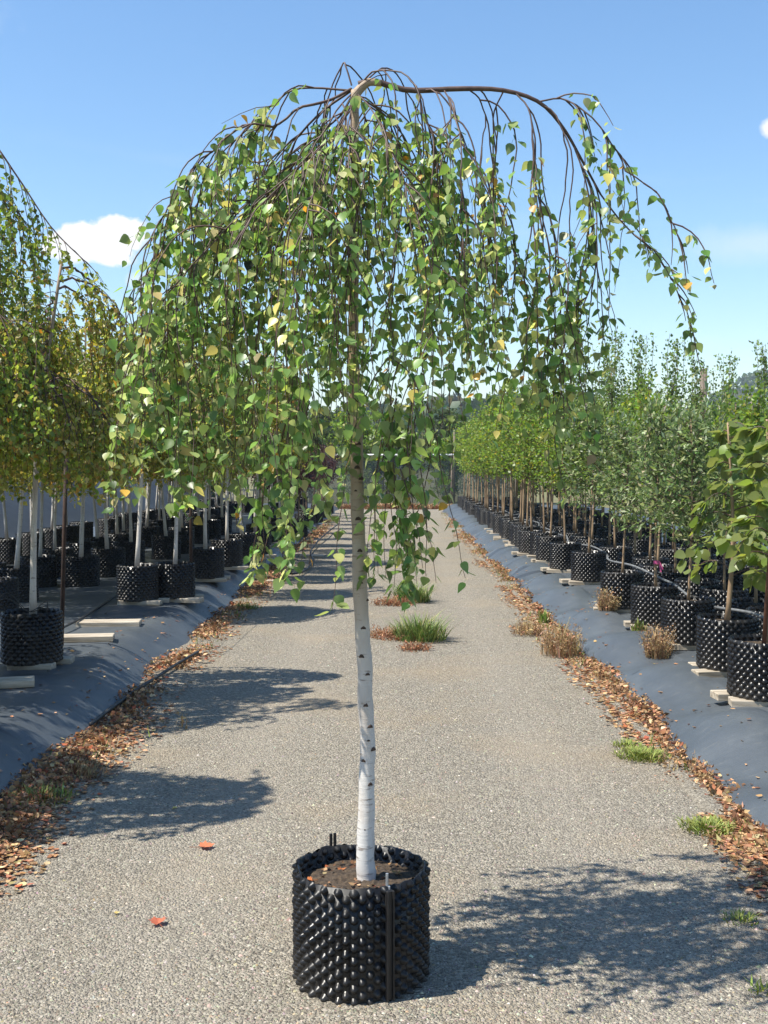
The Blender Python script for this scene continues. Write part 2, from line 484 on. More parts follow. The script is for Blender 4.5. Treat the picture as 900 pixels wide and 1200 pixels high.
def mat_left(X, Y):
    X = np.asarray(X, float); Y = np.asarray(Y, float)
    e = 1.80 + 0.03 * np.sin(Y * 2.3) + 0.10 * (vnoise(Y * 0.9, Y * 0 + 3, 21) - 0.5)
    A = -X
    t = np.clip((A - e) / 0.40, 0, 1)
    z = 0.002 + BED_L * np.sin(t * math.pi / 2) ** 1.1
    d = Y + 0.7 * A
    wr = 0.016 * (vnoise(A * 2.0, d * 7.5, 5) - 0.5) + 0.028 * (vnoise(A * 1.2, d * 2.4, 6) - 0.5) + 0.007 * (vnoise(A * 5, d * 17, 7) - 0.5)
    return z + wr * np.clip(t * 2.5, 0, 1) * np.clip(1 - (A - 2.3) * 1.5, 0.35, 1)


yy = np.concatenate([np.linspace(1.0, 14, 300), np.linspace(14.08, 38, 220)])
xr = np.concatenate([np.linspace(1.42, 2.3, 30), np.linspace(2.34, 6.6, 40)])
tag(link('weed_mat_bed_right', grid(xr, yy, mat_right, 'weed_mat', M['mat'])), None, kind='structure')
xl = -np.concatenate([np.linspace(1.68, 2.6, 34), np.linspace(2.64, 6.4, 40)])[::-1]
tag(link('weed_mat_bed_left', grid(xl, yy, mat_left, 'weed_mat', M['mat'])), None, kind='structure')
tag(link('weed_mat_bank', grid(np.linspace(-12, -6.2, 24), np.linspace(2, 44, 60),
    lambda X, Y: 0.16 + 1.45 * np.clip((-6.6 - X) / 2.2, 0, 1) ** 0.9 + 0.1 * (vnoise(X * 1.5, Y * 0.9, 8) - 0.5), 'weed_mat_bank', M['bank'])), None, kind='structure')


def zr(x, y): return float(mat_right(np.array([x]), np.array([y]))[0])
def zl(x, y): return float(mat_left(np.array([x]), np.array([y]))[0])


# ------------------------------------------------------------------ leaf tools
# templates: (side, along, normal); first pair is the petiole
L_OUT = [(-.012, -.38, 0), (.012, -.38, 0), (.012, 0.02, 0), (-.012, 0.02, 0),
         (0, 0, 0), (0, .33, -.03), (0, .64, -.035), (0, 1.05, 0.03),
         (.28, .08, .05), (.45, .32, .07), (.28, .64, .05), (-.28, .08, .05), (-.45, .32, .07), (-.28, .64, .05)]
L_F = [(0, 1, 2), (0, 2, 3), (4, 8, 9), (4, 9, 5), (5, 9, 10), (5, 10, 6), (6, 10, 7), (4, 12, 11), (4, 5, 12), (5, 13, 12), (5, 6, 13), (6, 7, 13)]
_e = [(.15, .0, .02), (.35, .12, .05), (.43, .31, .06), (.33, .56, .045), (.16, .82, .03)]
L5_OUT = [(-.012, -.38, 0), (.012, -.38, 0), (.012, 0.02, 0), (-.012, 0.02, 0), (0, .02, 0), (0, .20, -.02), (0, .40, -.03), (0, .62, -.03), (0, .84, -.01), (0, 1.08, .03)] + _e + [(-x, y, z) for x, y, z in _e]
L5_F = [(0, 1, 2), (0, 2, 3)]
for _i in range(5):
    _m, _a = 4 + _i, 10 + _i
    L5_F += [(_m, _a, _m + 1)] + ([(_m + 1, _a, _a + 1)] if _i < 4 else [])
    L5_F += [(_m, _m + 1, _a + 5)] + ([(_m + 1, _a + 6, _a + 5)] if _i < 4 else [])
S_OUT = [(0, 0, 0), (.42, .38, .07), (0, 1, 0), (-.42, .38, .07)]
S_F = [(0, 1, 2), (0, 2, 3)]
N_OUT = [(0, 0, 0), (.20, .45, .05), (0, 1, 0), (-.20, .45, .05)]


CURL = np.random.default_rng(55)


def leaf_arrays(P, along, nrm, size, cols, tmpl, tf):
    P = np.asarray(P, float); n = len(P)
    A = np.asarray(along, float); A = A / (np.linalg.norm(A, axis=1)[:, None] + 1e-9)
    N = np.asarray(nrm, float); N = N - (N * A).sum(1)[:, None] * A; N /= np.linalg.norm(N, axis=1)[:, None] + 1e-9
    S = np.cross(A, N)
    T = np.asarray(tmpl, float); k = len(T); sz = np.broadcast_to(np.asarray(size, float), (n,))
    V = P[:, None, :] + sz[:, None, None] * (T[None, :, 0, None] * S[:, None, :] + T[None, :, 1, None] * A[:, None, :] + T[None, :, 2, None] * N[:, None, :])
    cr = CURL.normal(0, 0.16, n); tw = CURL.normal(0, 0.22, n)
    V = V + (sz[:, None] * (cr[:, None] * T[None, :, 1] ** 2 + tw[:, None] * T[None, :, 0] * T[None, :, 1]))[..., None] * N[:, None, :]
    Fc = (np.asarray(tf)[None] + (np.arange(n) * k)[:, None, None]).reshape(-1, 3)
    C = np.repeat(np.asarray(cols, float), k, axis=0)
    return V.reshape(-1, 3), Fc, C


def pick_cols(n, pal, r, jit=0.22):
    w = np.array([p[0] for p in pal], float); w /= w.sum()
    c = np.array([p[1] for p in pal], float)[r.choice(len(pal), n, p=w)]
    return np.clip(c * (1 + jit * r.standard_normal((n, 1))) * (1 + 0.08 * r.standard_normal((n, 3))), 0.004, 0.8)


PAL_MAIN = [(30, (0.191, 0.309, 0.077)), (20, (0.126, 0.225, 0.058)), (18, (0.295, 0.386, 0.127)), (13, (0.451, 0.476, 0.196)), (5, (0.650, 0.644, 0.196)), (0.9, (0.650, 0.373, 0.081)), (3, (0.068, 0.129, 0.035))]
PAL_BIRCH = [(26, (0.25, 0.30, 0.05)), (20, (0.36, 0.36, 0.07)), (10, (0.45, 0.38, 0.09)), (3, (0.41, 0.26, 0.06)), (7, (0.14, 0.19, 0.035)), (6, (0.56, 0.49, 0.16))]
PAL_BIRCH_G = [(26, (0.202, 0.290, 0.049)), (16, (0.282, 0.350, 0.066)), (9, (0.416, 0.371, 0.078)), (4, (0.430, 0.264, 0.056)), (10, (0.121, 0.185, 0.034))]
PAL_SILVER = [(20, (0.150, 0.215, 0.070)), (9, (0.23, 0.29, 0.12)), (6, (0.42, 0.45, 0.26)), (14, (0.075, 0.12, 0.035))]
PAL_GREEN = [(20, (0.142, 0.233, 0.037)), (14, (0.192, 0.276, 0.045)), (10, (0.100, 0.165, 0.030)), (4, (0.316, 0.310, 0.050))]
PAL_SHOOT = [(20, (0.140, 0.216, 0.060)), (10, (0.216, 0.282, 0.088)), (6, (0.099, 0.147, 0.037))]
PAL_PURPLE = [(20, (0.045, 0.016, 0.022)), (10, (0.075, 0.024, 0.030)), (4, (0.11, 0.045, 0.04))]
PAL_DARK = [(20, (0.045, 0.075, 0.022)), (12, (0.070, 0.105, 0.028)), (8, (0.030, 0.052, 0.018)), (3, (0.12, 0.13, 0.04))]
PAL_LITTER = [(20, (0.332, 0.178, 0.085)), (14, (0.244, 0.120, 0.057)), (12, (0.443, 0.276, 0.146)), (8, (0.133, 0.068, 0.040)), (5, (0.553, 0.392, 0.225)), (3, (0.310, 0.092, 0.045))]


class Tree:
    """raw shapes of one tree: trunk, branches and leaves, in its own coordinates"""
    def __init__(s, seed):
        s.r = np.random.default_rng(seed); s.trunk = MB(); s.br = MB(); s.P = []; s.A = []; s.N = []; s.S = []
        s.nb = 0

    def leaf(s, p, a, n, sz): s.P.append(p); s.A.append(a); s.N.append(n); s.S.append(sz)

    def strand(s, p0, d0, ztar, r0, ls, step, bare=0.05, stiff=0.13, n_side=4, keep=1.0, side_p=0.0, wob=0.055, clus=1.0):
        """a hanging twig from p0, leaving along d0 and dropping to about ztar, with leaves and short side twigs"""
        r = s.r
        p = np.array(p0, float); d = np.array(d0, float); d /= np.linalg.norm(d) + 1e-9
        ln = max(0.06, p[2] - ztar); seg = 0.03; pts = [p.copy()]; acc = 0.0
        ph = r.uniform(0, 6.28); side = 1; sway = r.uniform(-0.35, 0.35, 2); nxt = bare
        stiff = stiff * r.uniform(0.6, 1.7); dn = r.uniform(0.7, 1.35)
        for i in range(int(ln / seg * 1.35) + 3):
            k = 1 - math.exp(-seg / stiff)
            if r.random() < 0.12: sway = r.uniform(-0.45, 0.45, 2)
            tgt = np.array([sway[0] * 0.5, sway[1] * 0.5, -1.0])
            d = d * (1 - k) + tgt * k + r.normal(0, wob, 3); d /= np.linalg.norm(d)
            p = p + d * seg; pts.append(p.copy()); acc += seg
            while acc > nxt:
                nxt += step * dn * r.uniform(0.4, 1.7)
                if r.random() > keep: continue
                for _ in range(1 + (r.random() < 0.35 * clus) + (r.random() < 0.15 * clus)):
                    ang = ph + side * 1.5 + r.normal(0, 0.8); side = -side; ph += 0.35
                    h = np.array([math.cos(ang), math.sin(ang), 0])
                    a = h * r.uniform(0.25, 1.1) + np.array([0, 0, -0.9]) + r.normal(0, 0.25, 3)
                    nn = h * r.uniform(0.3, 1.0) + np.array([0, 0, r.uniform(0.3, 1.1)]) + r.normal(0, 0.4, 3)
                    sz = ls * (0.42 + 0.85 * r.random() ** 0.8)
                    a /= np.linalg.norm(a)
                    s.leaf(p + a * sz * 0.38 + r.normal(0, 0.004, 3), a, nn, sz)
            if side_p and r.random() < side_p and ln > 0.25 and p[2] - ztar > 0.1:
                aa = r.uniform(0, 6.28)
                s.strand(p, d * 0.6 + np.array([math.cos(aa), math.sin(aa), r.uniform(-.2, .5)]), p[2] - r.uniform(0.08, 0.3), r0 * 0.7, ls, step, 0.02, stiff * 0.8, 3, keep, 0.0, wob, clus)
            if p[2] < ztar: break
        n = len(pts)
        s.br.tube(pts, np.linspace(r0, r0 * 0.35, n), n_side, False)
        s.nb += 1

    def build(s, root, trunk_mat, leaf_mat_, pal, detailed=False, tmpl=None, names=('trunk', 'branches', 'foliage'), smooth=True):
        out = {}
        out['trunk'] = s.trunk.mesh(names[0], trunk_mat, True)
        if s.br.v: out['branches'] = s.br.mesh(names[1], M['twig'], True)
        cols = pick_cols(len(s.P), pal, s.r)
        t = tmpl or (L_OUT if detailed else S_OUT)
        V, Fc, C = leaf_arrays(s.P, s.A, s.N, s.S, cols, t, L_F if len(t) == len(L_OUT) else S_F)
        out['foliage'] = mesh(names[2], V, Fc, leaf_mat_, smooth, C)
        return out


def arch(c, az, rad, z0, rise, drop, n=14, wob=0.0, r=None):
    t = np.linspace(0, 1, n)
    a = az + wob * np.sin(t * 3.0)
    x = c[0] + rad * t * np.cos(a); y = c[1] + rad * t * np.sin(a)
    z = z0 + rise * np.sin(np.clip(t * 1.9, 0, math.pi)) - drop * t ** 2.1
    P = np.stack([x, y, z], 1)
    if r is not None: P[2:] += r.normal(0, 0.008, (n - 2, 3))
    return P


def weeping(seed, H, rad, zbot, ls, step, n_limb=9, lean=(0.0, 0.0), extra=None, dens=0.085):
    T = Tree(seed); r = T.r
    n = 12; t = np.linspace(0, 1, n)
    tp = np.stack([lean[0] * t ** 1.3 * H + 0.02 * np.sin(t * 5 + seed), lean[1] * t * H + 0.02 * np.sin(t * 4 + seed * 2), t * H * 0.97], 1)
    T.trunk.tube(tp, np.interp(t, [0, 0.05, 0.5, 1], [0.027, 0.021, 0.017, 0.009]), 8)
    for k in range(n_limb):
        lev = 0.62 + 0.38 * ((k * 0.618) % 1.0)
        c = np.array([np.interp(lev, t, tp[:, j]) for j in range(3)])
        a = k * 2.4 + r.normal(0, 0.3); rr = rad * r.uniform(0.75, 1.1) * (1.15 - 0.35 * lev)
        P = arch(c, a, rr, c[2], r.uniform(0.05, 0.16), r.uniform(0.15, 0.45), 12, r.uniform(-0.3, 0.3), r)
        T.br.tube(P, np.linspace(0.009, 0.003, 12), 5, False)
        limb(T, P, zbot, ls, step, dens)
    for P, zb in (extra or []):
        T.br.tube(P, np.linspace(0.009, 0.003, len(P)), 5, False)
        limb(T, P, zb, ls, step * 1.1, dens * 1.2)
    # short twigs along the trunk keep the middle of the crown full
    for k in range(int(H * 11)):
        lev = r.uniform(0.5, 0.97); c = np.array([np.interp(lev, t, tp[:, j]) for j in range(3)]); a = r.uniform(0, 6.28)
        T.strand(c, (math.cos(a), math.sin(a), 0.5), max(zbot, c[2] - r.uniform(0.3, 0.9)) + r.uniform(0, 0.3), 0.003, ls, step, 0.05, 0.22, 3)
    return T


def limb(T, P, zbot, ls, step, dens):
    r = T.r
    L = np.linalg.norm(np.diff(P, axis=0), axis=1); tot = L.sum(); cum = np.concatenate([[0], np.cumsum(L)])
    d = 0.10
    while d < tot:
        p = np.array([np.interp(d, cum, P[:, j]) for j in range(3)])
        q = np.array([np.interp(min(d + 0.02, tot), cum, P[:, j]) for j in range(3)]) - p
        sd = np.array([-q[1], q[0], 0]) * r.choice([-1, 1]) * r.uniform(0.2, 1.6)
        T.strand(p, q + sd + np.array([0, 0, 0.004]), zbot + (p[2] - zbot) * r.uniform(0, 0.55) ** 1.5 + r.uniform(0, 0.12), 0.003, ls, step, 0.06, 0.12, 3)
        d += dens * r.uniform(0.6, 1.4)
    T.strand(P[-1], P[-1] - P[-2], zbot + r.uniform(0, 0.2), 0.003, ls, step, 0.03, 0.15, 3)


def upright(seed, z0, z1, rad, nb, ls, per, trunk_r=0.018, rise=0.9, shoots=0, shoot_h=0.5, lean=0.03, widest=0.35, leader_stop=1.0, stubs=0):
    T = Tree(seed); r = T.r
    n = 12; t = np.linspace(0, 1, n); ph = r.uniform(0, 6)
    tp = np.stack([lean * np.sin(t * 3 + ph) - lean * math.sin(ph), lean * np.cos(t * 2.6 + ph) - lean * math.cos(ph), t * z1 * leader_stop], 1)
    T.trunk.tube(tp, np.interp(t, [0, 0.06, 1], [trunk_r * 1.25, trunk_r, trunk_r * 0.3]), 7)
    for k in range(nb):
        f = (k + r.uniform(0, 1)) / nb; zc = z0 + (z1 - z0) * f * 0.96
        prof = np.interp(f, [0, widest, 0.75, 1], [0.62, 1.0, 0.7, 0.18]) * rad
        a = k * 2.399 + r.normal(0, 0.35)
        c = np.array([np.interp(zc, tp[:, 2], tp[:, 0]), np.interp(zc, tp[:, 2], tp[:, 1]), min(zc, tp[-1, 2])])
        ln = prof * r.uniform(0.75, 1.2); m = 8; tt = np.linspace(0, 1, m)
        P = np.stack([c[0] + ln * tt * math.cos(a), c[1] + ln * tt * math.sin(a), c[2] + ln * rise * (tt ** 1.2) * r.uniform(0.6, 1.2)], 1)
        P[1:] += r.normal(0, 0.012, (m - 1, 3)).cumsum(0)
        T.br.tube(P, np.linspace(0.006, 0.002, m), 4, False)
        twig_leaves(T, P, ls, int(per * (0.5 + ln / rad * 0.7)), 0.07)
    for k in range(shoots):
        a = r.uniform(0, 6.28); rr = r.uniform(0, 0.5) * rad; zc = z0 + (z1 - z0) * r.uniform(0.55, 0.85); hh = shoot_h * r.uniform(0.6, 1.15)
        m = 9; tt = np.linspace(0, 1, m)
        P = np.stack([rr * math.cos(a) + 0.10 * tt * math.cos(a + 1) * r.uniform(-1, 1), rr * math.sin(a) + 0.08 * tt * math.sin(a), zc + tt * (z1 - zc + hh)], 1)
        P[1:] += r.normal(0, 0.008, (m - 1, 3)).cumsum(0)
        T.br.tube(P, np.linspace(0.005, 0.0018, m), 4, False)
        twig_leaves(T, P, ls, int(85 * (z1 - zc + hh)), 0.035, up=0.9)
    return T


def twig_leaves(T, P, ls, n, spread, up=0.2):
    r = T.r; m = len(P)
    for k in range(n):
        u = r.uniform(0.12, 1.0) * (m - 1); i = min(int(u), m - 2); p = P[i] + (P[i + 1] - P[i]) * (u - i)
        d = (P[i + 1] - P[i]); d = d / (np.linalg.norm(d) + 1e-9)
        a = r.normal(0, 1, 3); a /= np.linalg.norm(a); a = a + d * 0.5 + np.array([0, 0, up - 0.25])
        nn = np.array([0, 0, 1.0]) + r.normal(0, 0.55, 3)
        T.leaf(p + r.normal(0, spread, 3) * np.array([1, 1, 0.9]), a, nn, ls * r.uniform(0.6, 1.25))


# ------------------------------------------------------------------ pots
def pot_meshes(rad, h, n_col, n_row, sides, rings, soil_z, seed, wob=0.004):
    r = np.random.default_rng(seed); w = MB()
    nseg = 64
    ring = []
    top_j = r.normal(0, 0.0035, nseg)
    for (rr, z, j) in ((rad, 0.0, 0), (rad * 1.0, h * 0.5, 0), (rad, h, 1), (rad - 0.006, h - 0.001, 1), (rad - 0.006, h * 0.5, 0), (rad - 0.006, 0.012, 0)):
        row = []
        for i in range(nseg):
            a = 2 * math.pi * i / nseg
            q = rr + wob * math.sin(a * 3 + seed) + wob * 0.5 * math.sin(a * 7)
            row.append((q * math.cos(a), q * math.sin(a), z + (top_j[i] if j else 0)))
        ring.append(row)
    fc = []
    for k in range(len(ring) - 1):
        for i in range(nseg):
            j = (i + 1) % nseg; fc.append((k * nseg + i, k * nseg + j, (k + 1) * nseg + j, (k + 1) * nseg + i))
    w.add(sum(ring, []), fc)
    dz = h / (n_row + 0.3); br = min(math.pi * rad / n_col, dz) * 0.80
    def stud(a, z, out, base, r0):
        c, s_ = math.cos(a), math.sin(a); N = np.array([c, s_, 0]); U = np.array([-s_, c, 0]); Z = np.array([0, 0, 1.0])
        rr = r0 + wob * math.sin(a * 3 + seed) + wob * 0.5 * math.sin(a * 7)
        ctr = np.array([rr * c, rr * s_, z]); vs = []; fs = []
        prof = [(0.95, -0.002), (0.62, 0.42), (0.38, 0.82)] if rings > 1 else [(1.0, -0.002), (0.50, 0.75)]
        for (q, o) in prof:
            for i in range(sides):
                b = 2 * math.pi * i / sides
                vs.append(ctr + N * out * o + (U * math.cos(b) + Z * math.sin(b)) * base * q)
        vs.append(ctr + N * out)
        flip = out < 0
        for k in range(len(prof) - 1):
            for i in range(sides):
                j = (i + 1) % sides
                f = (k * sides + i, k * sides + j, (k + 1) * sides + j, (k + 1) * sides + i); fs.append(f[::-1] if flip else f)
        k = len(prof) - 1
        for i in range(sides):
            f = (k * sides + i, k * sides + (i + 1) % sides, len(vs) - 1); fs.append(f[::-1] if flip else f)
        w.add(vs, fs)
    for row in range(n_row):
        z = (row + 0.65) * dz
        for c in range(n_col):
            a = 2 * math.pi * (c + 0.5 * (row % 2)) / n_col
            stud(a, z + r.normal(0, 0.0008), 0.0155 * r.uniform(0.85, 1.1), br * r.uniform(.92, 1.05), rad)
    for row in range(n_row - 3, n_row):
        z = (row + 0.65) * dz
        if z < soil_z - 0.02: continue
        for c in range(n_col):
            a = 2 * math.pi * (c + 0.5 * ((row + 1) % 2)) / n_col
            stud(a, z, -0.011, br * 0.9, rad - 0.006)
    wall = w.mesh('pot_wall', M['pot'], True)
    so = MB(); nr, na = 9, 30
    vs = [(0, 0, soil_z + 0.012)]; fs = []
    for i in range(1, nr + 1):
        for j in range(na):
            q = (rad - 0.007) * i / nr; a = 2 * math.pi * j / na
            vs.append((q * math.cos(a), q * math.sin(a), soil_z + 0.012 * (1 - (i / nr) ** 2) + r.normal(0, 0.0045)))
    for j in range(na): fs.append((0, 1 + j, 1 + (j + 1) % na))
    for i in range(nr - 1):
        for j in range(na):
            k = (j + 1) % na; fs.append((1 + i * na + j, 1 + (i + 1) * na + j, 1 + (i + 1) * na + k, 1 + i * na + k))
    so.add(vs, fs)
    return wall, so.mesh('soil', M['soil'], True)


POT_R = 0.2
TY = on_z(422, 1184, 0).y + POT_R + 0.012          # the tree stands where the pot's foot meets the gravel
POT_H = 0.5 * (on_y(422, 990, TY + POT_R).z + on_y(422, 1043, TY - POT_R).z)
pot_hi = pot_meshes(POT_R - 0.001, POT_H, 27, 17, 8, 2, POT_H - 0.05, 1)
pot_lo = [pot_meshes(0.193, 0.345, 24, 13, 6, 1, 0.345 - 0.045, s, 0.006) for s in (2, 3, 4)]


def seam_mesh():
    m = MB(); m.box((0, 0, POT_H / 2), (0.010, 0.024, POT_H * 0.94), 0, 1, 0.004)
    for s in (-1, 1): m.box((0.008, s * 0.009, POT_H / 2), (0.008, 0.004, POT_H * 0.94), 0, 1, 0.002)
    return m.mesh('seam_strip', M['seam'])


seam_me = seam_mesh()


def make_pot(loc, label, group=None, variant=0, rz=0.0, hi=False):
    r = empty('air_pruning_pot', loc, rz)
    tag(r, label, 'plant pot', group)
    wall, soil = pot_hi if hi else pot_lo[variant % 3]
    link('pot_wall', wall, r); link('soil', soil, r)
    return r


# ------------------------------------------------------------------ main tree in its pot
POT_C = Vector((on_y(422, 1100, TY).x, TY, 0))
mp_ = make_pot((POT_C.x, POT_C.y, 0.003), 'black studded plastic pot standing on the gravel, holding the big weeping birch', hi=True)
sa = math.atan2(-0.90, 0.44)
link('seam_strip', seam_me, mp_, (0.208 * math.cos(sa), 0.208 * math.sin(sa), 0.004), (0, 0, sa))
rod = MB(); rod.tube([(0, 0, 0), (0, 0, 0.092)], 0.0045, 8); rod.box((0.006, 0, 0.03), (0.006, 0.012, 0.05), 0, 1, 0.001)
link('seam_rod', rod.mesh('seam_rod', M['steel']), mp_, (0.192 * math.cos(sa), 0.192 * math.sin(sa), POT_H - 0.055))
sb = math.atan2(0.90, -0.46)
rod2 = MB()
for s in (-1, 1): rod2.box((0, s * 0.007, 0.045), (0.007, 0.008, 0.10), 0, 1, 0.001)
link('pot_clip', rod2.mesh('pot_clip', M['seam']), mp_, (0.205 * math.cos(sb), 0.205 * math.sin(sb), POT_H - 0.055), (0, 0, sb))

T = Tree(101); r = T.r
tk = [(429, 1034), (430, 1000), (431, 930), (431, 860), (429, 790), (425, 710), (421, 640), (418, 560), (416, 480), (415, 400), (416, 330), (415, 260), (416, 190), (415, 140), (416, 106)]
tw = [25, 21, 19, 18.2, 17.8, 17.2, 16.6, 15.4, 13.8, 12.6, 11.8, 11.2, 10.6, 10.2, 10]
tpts = np.array([on_y(x, y, TY + 0.0) for x, y in tk])
base = np.array([tpts[0][0], TY, 0.0])
dense_p = smooth_path(tpts, 70); dense_r = np.interp(np.linspace(0, 1, 70), np.linspace(0, 1, len(tw)), np.array(tw)) / 2 * TY / F_PX
dense_r = dense_r * (1 + 0.03 * r.standard_normal(70)); dense_p[3:-3, :2] += np.convolve(r.normal(0, .0035, 72), np.ones(9) / 3, 'same')[4:-4, None] * np.array([1, .6])
T.trunk.tube(dense_p, dense_r, 16)
# swollen graft union on top
top = tpts[-1]
un = smooth_path([top + np.array([0, 0, -0.05]), top + np.array([.001, 0, -0.018]), top + np.array([.012, 0, .001]), np.array(on_y(432, 96.5, TY)), np.array(on_y(447, 97.5, TY))], 14)
T.trunk.tube(un, np.interp(np.linspace(0, 1, 14), [0, .3, .55, 1], [0.0142, 0.0150, 0.0135, 0.0098]), 12)


def pxpath(lst, n=None):
    P = np.array([on_y(x, y, TY + d) for x, y, d in lst]); return smooth_path(P, n or len(lst) * 3)


prof_x = [120, 150, 175, 200, 240, 290, 318, 335, 352, 385, 415, 445, 468, 490, 505, 540, 575, 610, 650, 680, 705, 740, 780, 835]
prof_y = [455, 520, 560, 585, 560, 600, 625, 690, 640, 580, 530, 520, 600, 600, 500, 470, 470, 490, 520, 480, 450, 430, 415, 405]


def hang(P, spacing, start=0.08, ls=0.0305, step=0.040, lo=0.35, hi=1.0, keep=1.0, bare=0.09, sidew=1.2, maxlen=9.0):
    L = np.linalg.norm(np.diff(P, axis=0), axis=1); tot = L.sum(); cum = np.concatenate([[0], np.cumsum(L)])
    d = start
    while d < tot:
        p = np.array([np.interp(d, cum, P[:, j]) for j in range(3)])
        q = np.array([np.interp(min(d + 0.02, tot), cum, P[:, j]) for j in range(3)]) - p
        q /= np.linalg.norm(q) + 1e-9
        sd = np.array([-q[1], q[0], 0]) * r.choice([-1, 1]) * r.uniform(0, sidew)
        d0 = q * r.uniform(0.3, 1) + sd + np.array([0, 0, r.uniform(-0.2, 0.45)])
        x, y = to_px(p + d0 / np.linalg.norm(d0) * 0.06)
        yb = np.interp(x, prof_x, prof_y); ye = y + max(20, yb - y) * r.uniform(lo, hi) ** 0.8
        zt = max(on_y(x, ye, p[1]).z, p[2] - maxlen)
        T.strand(p, d0, zt, 0.0026, ls, step, bare * r.uniform(0.3, 1.9), 0.085, 4, keep, 0.045, 0.08, 0.8)
        d += spacing * r.uniform(0.05, 1.95)


limbs = [  # (path in photograph pixels with depth offset from the trunk, start radius)
    ([(420, 99, 0), (440, 96, 0), (480, 106, .01), (540, 104, .02), (590, 106, .03), (632, 120, .04), (660, 150, .06), (682, 188, .08), (704, 228, .10)], .0105, None),
    ([(704, 228, .10), (730, 262, .12), (765, 296, .14), (798, 335, .16), (818, 375, .18)], .0045, 'sparse'),
    ([(632, 119, .04), (660, 116, .03), (690, 135, 0), (715, 165, -.03), (735, 200, -.05), (765, 235, -.06), (800, 285, -.07)], .0045, 'sparse'),
    ([(672, 170, .07), (684, 205, .06), (692, 260, .05), (694, 300, .05), (680, 345, .06), (655, 400, .06)], .0045, 'right'),
    ([(605, 110, .03), (620, 130, 0), (621, 175, -.03), (625, 225, -.05), (640, 290, -.06), (655, 340, -.07)], .0045, 'right'),
    ([(548, 104, .02), (563, 118, .06), (568, 150, .09), (560, 200, .11), (562, 260, .12)], .004, 'right'),
    ([(590, 107, .03), (578, 135, .10), (575, 180, .16), (580, 240, .2), (600, 300, .22)], .004, 'right'),
    ([(520, 105, .02), (530, 125, -.08), (540, 170, -.16), (545, 230, -.2), (550, 290, -.22)], .004, 'right'),
    ([(412, 100, 0), (405, 78, .01), (398, 73, .02), (388, 88, .03), (376, 120, .05), (368, 170, .06)], .0045, 'dense'),
    ([(424, 97, 0), (438, 83, -.03), (456, 80, -.06), (477, 94, -.10), (490, 122, -.13), (500, 170, -.16)], .0048, 'dense'),
    ([(426, 97, 0), (450, 79, .05), (470, 88, .10), (484, 110, .14), (505, 140, .18), (520, 190, .22)], .004, 'dense'),
    ([(412, 104, 0), (385, 118, -.02), (352, 128, -.04), (322, 148, -.06), (295, 150, -.08), (268, 165, -.10), (235, 200, -.12), (205, 245, -.12), (182, 285, -.12)], .0075, 'dense'),
    ([(412, 106, 0), (378, 130, .03), (345, 160, .08), (310, 185, .12), (272, 185, .16), (240, 205, .20), (215, 250, .22)], .0065, 'dense'),
    ([(412, 110, 0), (398, 125, -.06), (375, 160, -.14), (345, 190, -.22), (312, 215, -.30), (280, 255, -.36)], .0042, 'dense'),
    ([(413, 112, 0), (395, 140, .08), (362, 165, .2), (328, 185, .32), (290, 215, .42)], .006, 'dense'),
    ([(414, 110, 0), (408, 130, -.1), (392, 165, -.24), (370, 215, -.38), (350, 265, -.46)], .0036, 'front'),
    ([(418, 110, 0), (430, 122, -.10), (450, 160, -.24), (474, 215, -.36), (492, 265, -.42)], .0036, 'front'),
    ([(416, 112, 0), (411, 130, -.12), (414, 165, -.24), (419, 210, -.33), (424, 250, -.38)], .0034, 'front'),
    ([(416, 108, 0), (424, 120, .14), (430, 150, .32), (438, 190, .48), (445, 230, .56)], .006, 'dense'),
    ([(418, 112, 0), (445, 130, .10), (476, 160, .22), (505, 200, .32), (530, 250, .40)], .0055, 'dense'),
    ([(410, 106, 0), (360, 103, .02), (330, 112, .02), (300, 140, .02), (262, 185, .02), (225, 230, .0), (190, 300, -.02), (165, 345, -.02)], .0055, 'dense'),
    ([(414, 120, 0), (380, 170, -.12), (320, 220, -.2), (260, 270, -.22), (205, 330, -.2), (165, 385, -.16)], .004, 'left'),
    ([(414, 125, 0), (370, 180, .1), (300, 230, .16), (235, 290, .18), (185, 350, .16), (150, 410, .14)], .004, 'left'),
    ([(414, 118, 0), (385, 160, .05), (335, 200, .04), (280, 250, .02), (230, 310, .0), (195, 370, .0)], .004, 'left'),
]
for lst, r0, mode in limbs:
    P = pxpath(lst)
    if mode: P[4:] += (r.normal(0, 0.0065, (len(P) - 4, 3)).cumsum(0)) * np.linspace(0.3, 1, len(P) - 4)[:, None]
    r0 *= 1.0 if lst[0][0] > 416 and mode is None else 0.62
    T.br.tube(P, np.linspace(r0, max(r0 * 0.3, 0.0018), len(P)), 7, False)
    if mode in ('dense', 'left', 'front'): hang(P, 0.060, 0.26, lo=0.02, hi=0.16, bare=0.012, sidew=2.0, step=0.024)
    if mode == 'dense': hang(P, 0.057, 0.07, bare=0.07)
    elif mode == 'front': hang(P, 0.055, 0.16, bare=0.05)
    elif mode == 'left': hang(P, 0.056, 0.20, lo=0.2, bare=0.06)
    elif mode == 'right': hang(P, 0.058, 0.06, lo=0.42, bare=0.09, step=0.034)
    elif mode == 'sparse': hang(P, 0.05, 0.05, lo=0.02, hi=0.35, bare=0.03, maxlen=0.33, step=0.030)
    else: hang(P, 0.11, 0.2, lo=0.3, hi=0.9, bare=0.22)
    if mode: T.strand(P[-1], P[-1] - P[-2], on_y(*to_px(P[-1]), TY).z - (0.13 if mode == 'sparse' else 0.45), 0.0025, 0.031, 0.026, 0.02, 0.12, 4)
